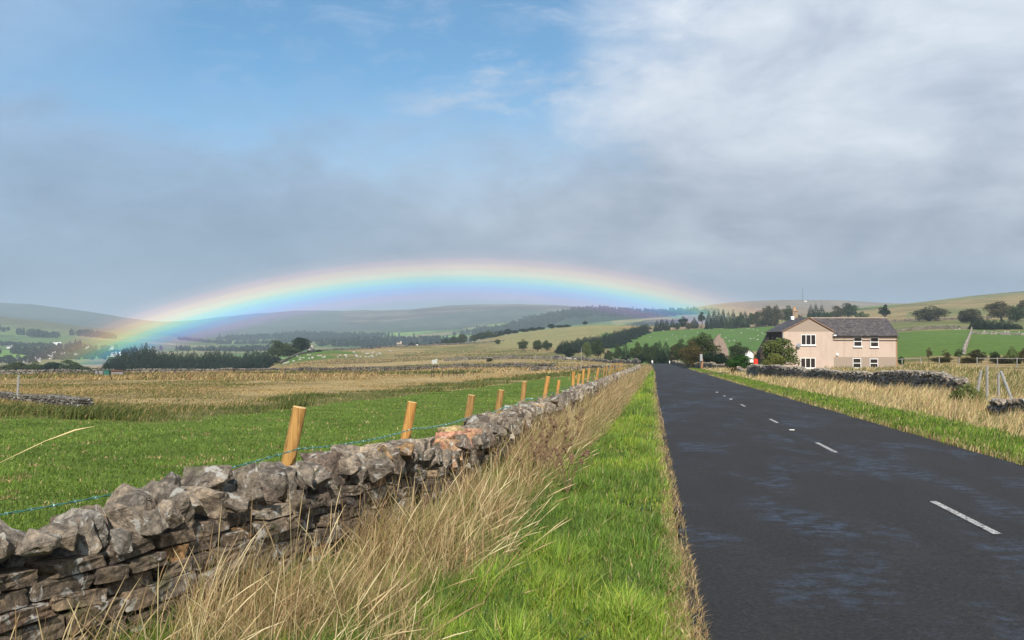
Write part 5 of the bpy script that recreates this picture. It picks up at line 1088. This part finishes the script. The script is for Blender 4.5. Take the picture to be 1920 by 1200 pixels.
# weathered posts by the broken wall
for px, ty, lean, r, D, by, lab in [(1827, 694, .20, .055, 34, 728, 'leftmost weathered post, leaning to the right at the broken wall end'), (1850, 686, .02, .05, 33, 742, 'tallest upright grey post near the right edge'), (1872, 698, .01, .05, 32, 742, 'grey post beside the slanting prop')]:
    g = at(px, D); h = pt(px, ty, D).z - g.z; m = MB(); m.tube([(0, 0, -.3), (lean * h * .5 + .01, 0, h * .5), (lean * h, 0, h)], [r, r * .95, r * .85], 8); thing1('weathered_post', m, M_greywood, g, lab, 'post', 'old posts by the broken wall')
a = pt(1877, 697, 31.7); b_ = pt(1902, 762, 30); m = MB(); m.tube([(0, 0, 0), tuple((b_ - a) * 1.08)], [.045, .05], 8); thing1('slanting_prop', m, M_greywood, a, 'slanting timber prop leaning against the grey post over fallen stones', 'prop')
# rail fence beyond
g0 = at(1700, 117); rf0 = K(empty('rail_fence', g0, 0, 'grey post and rail fence in the rough grass right of the house', 'fence')); prevp = None
for px in range(1618, 1960, 36):
    g = at(px + random.uniform(-3, 3), 117 - (px - 1618) * .02); m = MB(); m.tube([g - g0 - Vector((0, 0, .2)), g - g0 + Vector((random.uniform(-.05, .05), 0, 1.15))], [.06, .055], 6); m.build('post', M_greywood, rf0)
    if prevp is not None and not (1735 < px < 1838): m = MB(); m.tube([prevp - g0 + Vector((0, 0, 1.02)), g - g0 + Vector((0, 0, 1.02))], [.038, .038], 5); m.build('rail', M_greywood, rf0)
    prevp = g
# green tank and stone pen
g = at(201, 94); m = MB(); m.box(-.25, .25, -.25, .25, 0, .68); m.box(-.28, .28, -.28, .28, .68, .74); thing1('water_tank', m, simple('green_tank', (.03, .11, .085), .5), g, 'green upright water tank on the moor at the left', 'tank', bevel=.03)
g = at(219, 108); tr = K(empty('stone_pen', g, .2, 'grey concrete pen with rusty roof beside the green tank', 'pen')); M_conc = simple('concrete', (.20, .195, .19), .9, .2, 3, .4)
m = MB(); m.box(-.5, .7, -.4, .4, 0, .5); m.build('pen_wall', M_conc, tr); m = MB(); m.box(-.95, -.65, -.35, .3, 0, .5); m.build('gate_slab', M_conc, tr); m = MB(); m.prism([(-1.0, .52), (.72, .51), (.4, .62), (-.5, .66)], -.5, .5); m.build('rusty_roof', simple('rust', (.13, .06, .045), .9, .3, 6), tr)
g = at(193, 108); m = MB(); m.box(-.35, .1, -.3, .3, 0, .55); m.box(-.8, -.5, -.2, .2, 0, .5); thing1('stone_block', m, M_conc, g, 'pale stone block standing left of the green tank', 'block', bevel=.05)
g = at(815, 245); m = MB(); m.box(-.7, .65, -.5, .5, 0, .95); m.box(.1, .75, -.45, .45, .95, 1.15); thing1('water_trough', m, simple('pale_trough', (.42, .44, .41), .7), g, 'pale boxy water trough alone on the brown moor', 'trough', bevel=.04)
# remains of a wooden fence on the moor
g0 = at(845, 82); wf = K(empty('broken_fence', g0, 0, 'remains of a dark wooden fence in the straw coloured bank', 'fence')); M_dkw = simple('dark_old_wood', (.07, .05, .04), .9)
for px in (808.5, 813.5, 830, 841, 851, 857, 863, 869, 887):
    g = at(px, 86 + (px - 808) * .12); h = random.uniform(.5, .75) + (.15 if px < 815 else 0); m = MB(); m.tube([g - g0 - Vector((0, 0, .1)), g - g0 + Vector((random.uniform(-.04, .04), 0, h))], [.035, .03], 5); m.build('post', M_dkw, wf)
for a_, b2, zq in ((808.5, 813.5, .55), (808.5, 813.5, .12), (841, 857, .35)):
    p, q_ = at(a_, 86 + (a_ - 808) * .12), at(b2, 86 + (b2 - 808) * .12); m = MB(); m.tube([p - g0 + Vector((0, 0, zq)), q_ - g0 + Vector((0, 0, zq))], [.03, .03], 5); m.build('rail', M_dkw, wf)
# thin pole, small posts
g = at(1090, 118); h = pt(1090, 652, 118).z - g.z; m = MB(); m.tube([(0, 0, -.2), (0, 0, h)], [.045, .035], 6); thing1('thin_pole', m, M_greywood, g, 'thin bare pole standing in the moor left of the road', 'pole')
g = at(32, 37.5); m = MB(); m.tube([(0, 0, -.1), (.05, 0, 1.0)], [.05, .045], 7); thing1('weathered_post', m, M_greywood, g, 'short grey post against the tumbled wall at the far left', 'post')
g = at(1316, 148); m = MB(); m.tube([(0, 0, -.2), (.02, 0, 1.6)], [.22, .17], 8); pn_ = thing1('tree_stump_post', m, simple('stump_bark', (.30, .16, .09), .9, .3, 8, .5), g, 'reddish cut trunk carrying a grey nest box in front of the large tree', 'stump')
m = MB(); m.box(-.35, .02, -.42, -.15, 1.25, 2.3); o = m.build('nest_box', simple('grey_box', (.33, .33, .32), .7), bevel=.03); o.location = g; K(tag(o, 'grey nest box fixed to the reddish cut trunk', 'nest box'))
g = at(1417, 100); g.z = pt(1417, 689, 100).z; m = MB(); m.tube([(0, 0, -.6), (0, 0, .1), (0, 0, .78), (0, 0, .88)], [.22, .24, .22, .10], 12); thing1('red_container', m, simple('bright_red', (.75, .045, .02), .5), g, 'bright red gas bottle between the round bush and the house', 'gas bottle', smooth=False)
g = at(1405, 98); m = MB(); m.tube([(0, 0, -.2), (.02, 0, .8)], [.09, .08], 7); thing1('weathered_post', m, M_greywood, g, 'stubby grey gatepost left of the red gas bottle', 'post')
for px, D, s2, lab in [(1223, 232, .62, 'white marker board at the left side of the road crest'), (1255.5, 226, .45, 'small white marker post at the right side of the road crest')]:
    g = at(px, D); m = MB(); m.box(-.28 * s2, .28 * s2, -.04, .04, .35, .35 + .7 * s2); m.tube([(0, .08, -.1), (0, .08, .9)], [.05, .05], 6); thing1('marker_board', m, M_white, g, lab, 'marker', 'white road markers')
for px, D in ((1270, 200),): pass
g = gpt(1505, 3500); mast = K(empty('radio_mast', g, 0, 'thin lattice radio mast on the far moor skyline above the house chimney', 'mast')); h = pt(1505, 541, 3500).z - g.z; m = MB()
for a_ in range(3):
    an = a_ * 2.09; m.tube([(2.0 * math.cos(an), 2.0 * math.sin(an), -4), (.7 * math.cos(an), .7 * math.sin(an), h)], [.38, .3], 4)
for i in range(9): z = h * i / 9; m.tube([(-1.6 + i * .1, 0, z), (1.6 - i * .1, 0, z + 3)], [.22, .22], 4)
m.build('lattice', simple('mast_steel', (.10, .11, .12), .6), mast); m = MB(); m.box(5, 14, -3, 3, -1, 3.5); m.build('hut', M_white, mast)
# reflective studs
for d in (21.9, 38.4, 46.3):
    X = RX * d + float(RC(d)) + .17; m = MB(); m.box(-.055, .055, -.045, .045, 0, .016); m.box(-.035, .035, -.050, -.04, .004, .014); o = m.build('road_stud', M_white, bevel=.008); o.location = (X, d, hz(X, d) + .055)
    K(tag(o, {21.9: 'nearest white reflective stud between two centre dashes', 38.4: 'middle white reflective stud on the centre line', 46.3: 'farthest white reflective stud on the centre line'}[d], 'road stud', 'studs on the centre line'))
# dead dock and thistle plants in the rank grass
M_dead = simple('dead_seedhead', (.16, .10, .06), .95, .4, 30)
for i, (px, D, hh) in enumerate([(1002, 13.2, .75), (1020, 12.4, .62), (1038, 14.5, .7), (985, 11.6, .55), (1065, 17, .7), (1052, 11.5, .5)]):
    g = at(px + 12, D); g.z += .05; rd = random.Random(i); dk_ = K(empty('dead_dock', g, rd.uniform(0, 6), ['tallest brown dead dock beside the wall where the posts crowd together', 'brown dead dock just right of the tallest one', 'dead dock leaning into the green verge', 'short dead dock close against the stone wall', 'dead dock farthest along the wall', 'smallest dead dock at the edge of the green grass'][i], 'dock plant', 'dead docks in the rank grass')); m = MB(); hd = MB()
    for j in range(7):
        a_ = rd.uniform(0, 6.28); l_ = rd.uniform(.12, .3); tip = Vector((math.cos(a_) * l_, math.sin(a_) * l_, hh * rd.uniform(.75, 1.05))); mid = Vector((tip.x * .35, tip.y * .35, tip.z * .55)); m.tube([(0, 0, 0), mid, tip], [.006, .005, .003], 5)
        for q_ in range(9): p = mid.lerp(tip, rd.uniform(.35, 1.0)); hd.ball((p.x + rd.gauss(0, .012), p.y + rd.gauss(0, .012), p.z), (rd.uniform(.008, .02), rd.uniform(.008, .02), rd.uniform(.012, .03)), 5, 4)
    m.v += []; m.add(hd.v, hd.f); m.build('dead_stems', M_dead, dk_)

# ---------------------------------------------------------------- rainbow: light sent back by the rain between here and the hills, 42 degrees about the antisolar point
RB = 1060.0; A = -sdir; th = np.radians(np.linspace(38.6, 44.0, 28)); ph = np.linspace(-math.pi, math.pi, 721); rows = []
ux = Vector((0, 0, 1)); q_ = A.to_track_quat('Z', 'Y'); Mq = np.array(q_.to_matrix())
T_, P_ = np.meshgrid(th, ph, indexing='ij'); loc = np.stack([np.sin(T_) * np.cos(P_), np.sin(T_) * np.sin(P_), np.cos(T_)], -1) * RB
wl_ = loc @ Mq.T; keep = wl_[..., 2] > -70; ny, nx = T_.shape; idx = np.arange(ny * nx).reshape(ny, nx); sel = keep[:-1, :-1] & keep[:-1, 1:] & keep[1:, 1:] & keep[1:, :-1]
qd = np.stack([idx[:-1, :-1], idx[:-1, 1:], idx[1:, 1:], idx[1:, :-1]], -1)[sel]; used = np.unique(qd); rem = -np.ones(ny * nx, int); rem[used] = np.arange(len(used))
mr = bpy.data.materials.new('rainbow_light'); mr.use_nodes = True; q = NT(mr.node_tree); q.n.clear()
oc = objc(q); vn = q.new('ShaderNodeVectorMath', operation='NORMALIZE'); q.l.new(oc, vn.inputs[0]); sz_ = q.new('ShaderNodeSeparateXYZ'); q.l.new(vn.outputs[0], sz_.inputs[0])
deg = q.m('MULTIPLY', q.m('ARCCOSINE', sz_.outputs[2]), 180 / math.pi); f = q.m('DIVIDE', q.m('SUBTRACT', deg, 39.0), 4.6)
def T(d): return (d - 39.0) / 4.6
rc_ = q.ramp(f, [(0.0, (0, 0, 0)), (T(40.35), (.008, .012, .014)), (T(40.85), (.080, .035, .13)), (T(41.2), (.02, .085, .26)), (T(41.52), (.015, .20, .29)), (T(41.8), (.10, .28, .18)), (T(42.12), (.30, .28, .09)), (T(42.45), (.32, .185, .05)), (T(42.8), (.19, .075, .035)), (T(43.15), (.05, .02, .012)), (1.0, (0, 0, 0))], 'EASE')
gp = wpos(q); sg = q.new('ShaderNodeSeparateXYZ'); q.l.new(gp, sg.inputs[0])
low = q.ss(sg.outputs[2], -38, 20, .40, 1.0); nn = q.ramp(q.noise(gp, .004, 3), [(.3, (.82, .82, .82)), (.7, (1.1, 1.1, 1.1))])
rgt = q.ss(q.m('DIVIDE', sg.outputs[0], sg.outputs[1]), (1130 - 960) / F, (1420 - 960) / F, 1.0, .50); rgt = q.m('MULTIPLY', rgt, q.ss(q.m('DIVIDE', sg.outputs[0], sg.outputs[1]), (350 - 960) / F, (800 - 960) / F, 1.25, .98)); rgt = q.m('MULTIPLY', rgt, q.ss(q.m('DIVIDE', sg.outputs[0], sg.outputs[1]), (60 - 960) / F, (290 - 960) / F, .25, 1.0))
em = q.new('ShaderNodeEmission'); q.put(em.inputs[0], q.mix(1.0, rc_, nn, 'MULTIPLY')); q.put(em.inputs[1], q.m('MULTIPLY', q.m('MULTIPLY', low, rgt), 1.0))
tp_ = q.new('ShaderNodeBsdfTransparent'); ad = q.new('ShaderNodeAddShader'); q.l.new(em.outputs[0], ad.inputs[0]); q.l.new(tp_.outputs[0], ad.inputs[1]); ou = q.new('ShaderNodeOutputMaterial'); q.l.new(ad.outputs[0], ou.inputs[0])
try: mr.cycles.emission_sampling = 'NONE'
except Exception: pass
ro = np_mesh('rainbow', loc.reshape(-1, 3)[used], rem[qd].reshape(-1), np.full(len(qd), 4), mr, smooth=True); ro.rotation_mode = 'QUATERNION'; ro.rotation_quaternion = q_; ro.location = (0, 0, CAMZ)
K(tag(ro, 'pale rainbow arching low over the hazy valley in front of the far hills', 'rainbow'))

# ---------------------------------------------------------------- haze
hb_ = MB(); hb_.box(-21000, 21000, -60, 9300, min(ZEXT) - 1.0, max(ZEXT) + 45)
mh = bpy.data.materials.new('haze'); mh.use_nodes = True; q = NT(mh.node_tree); q.n.clear(); pv_ = q.new('ShaderNodeVolumePrincipled'); pv_.inputs['Color'].default_value = (.72, .88, 1.0, 1); pv_.inputs['Density'].default_value = 1.6e-4; pv_.inputs['Anisotropy'].default_value = 0
ou = q.new('ShaderNodeOutputMaterial'); q.l.new(pv_.outputs[0], ou.inputs['Volume'])
ho = hb_.build('haze', mh); tag(ho, kind='stuff')
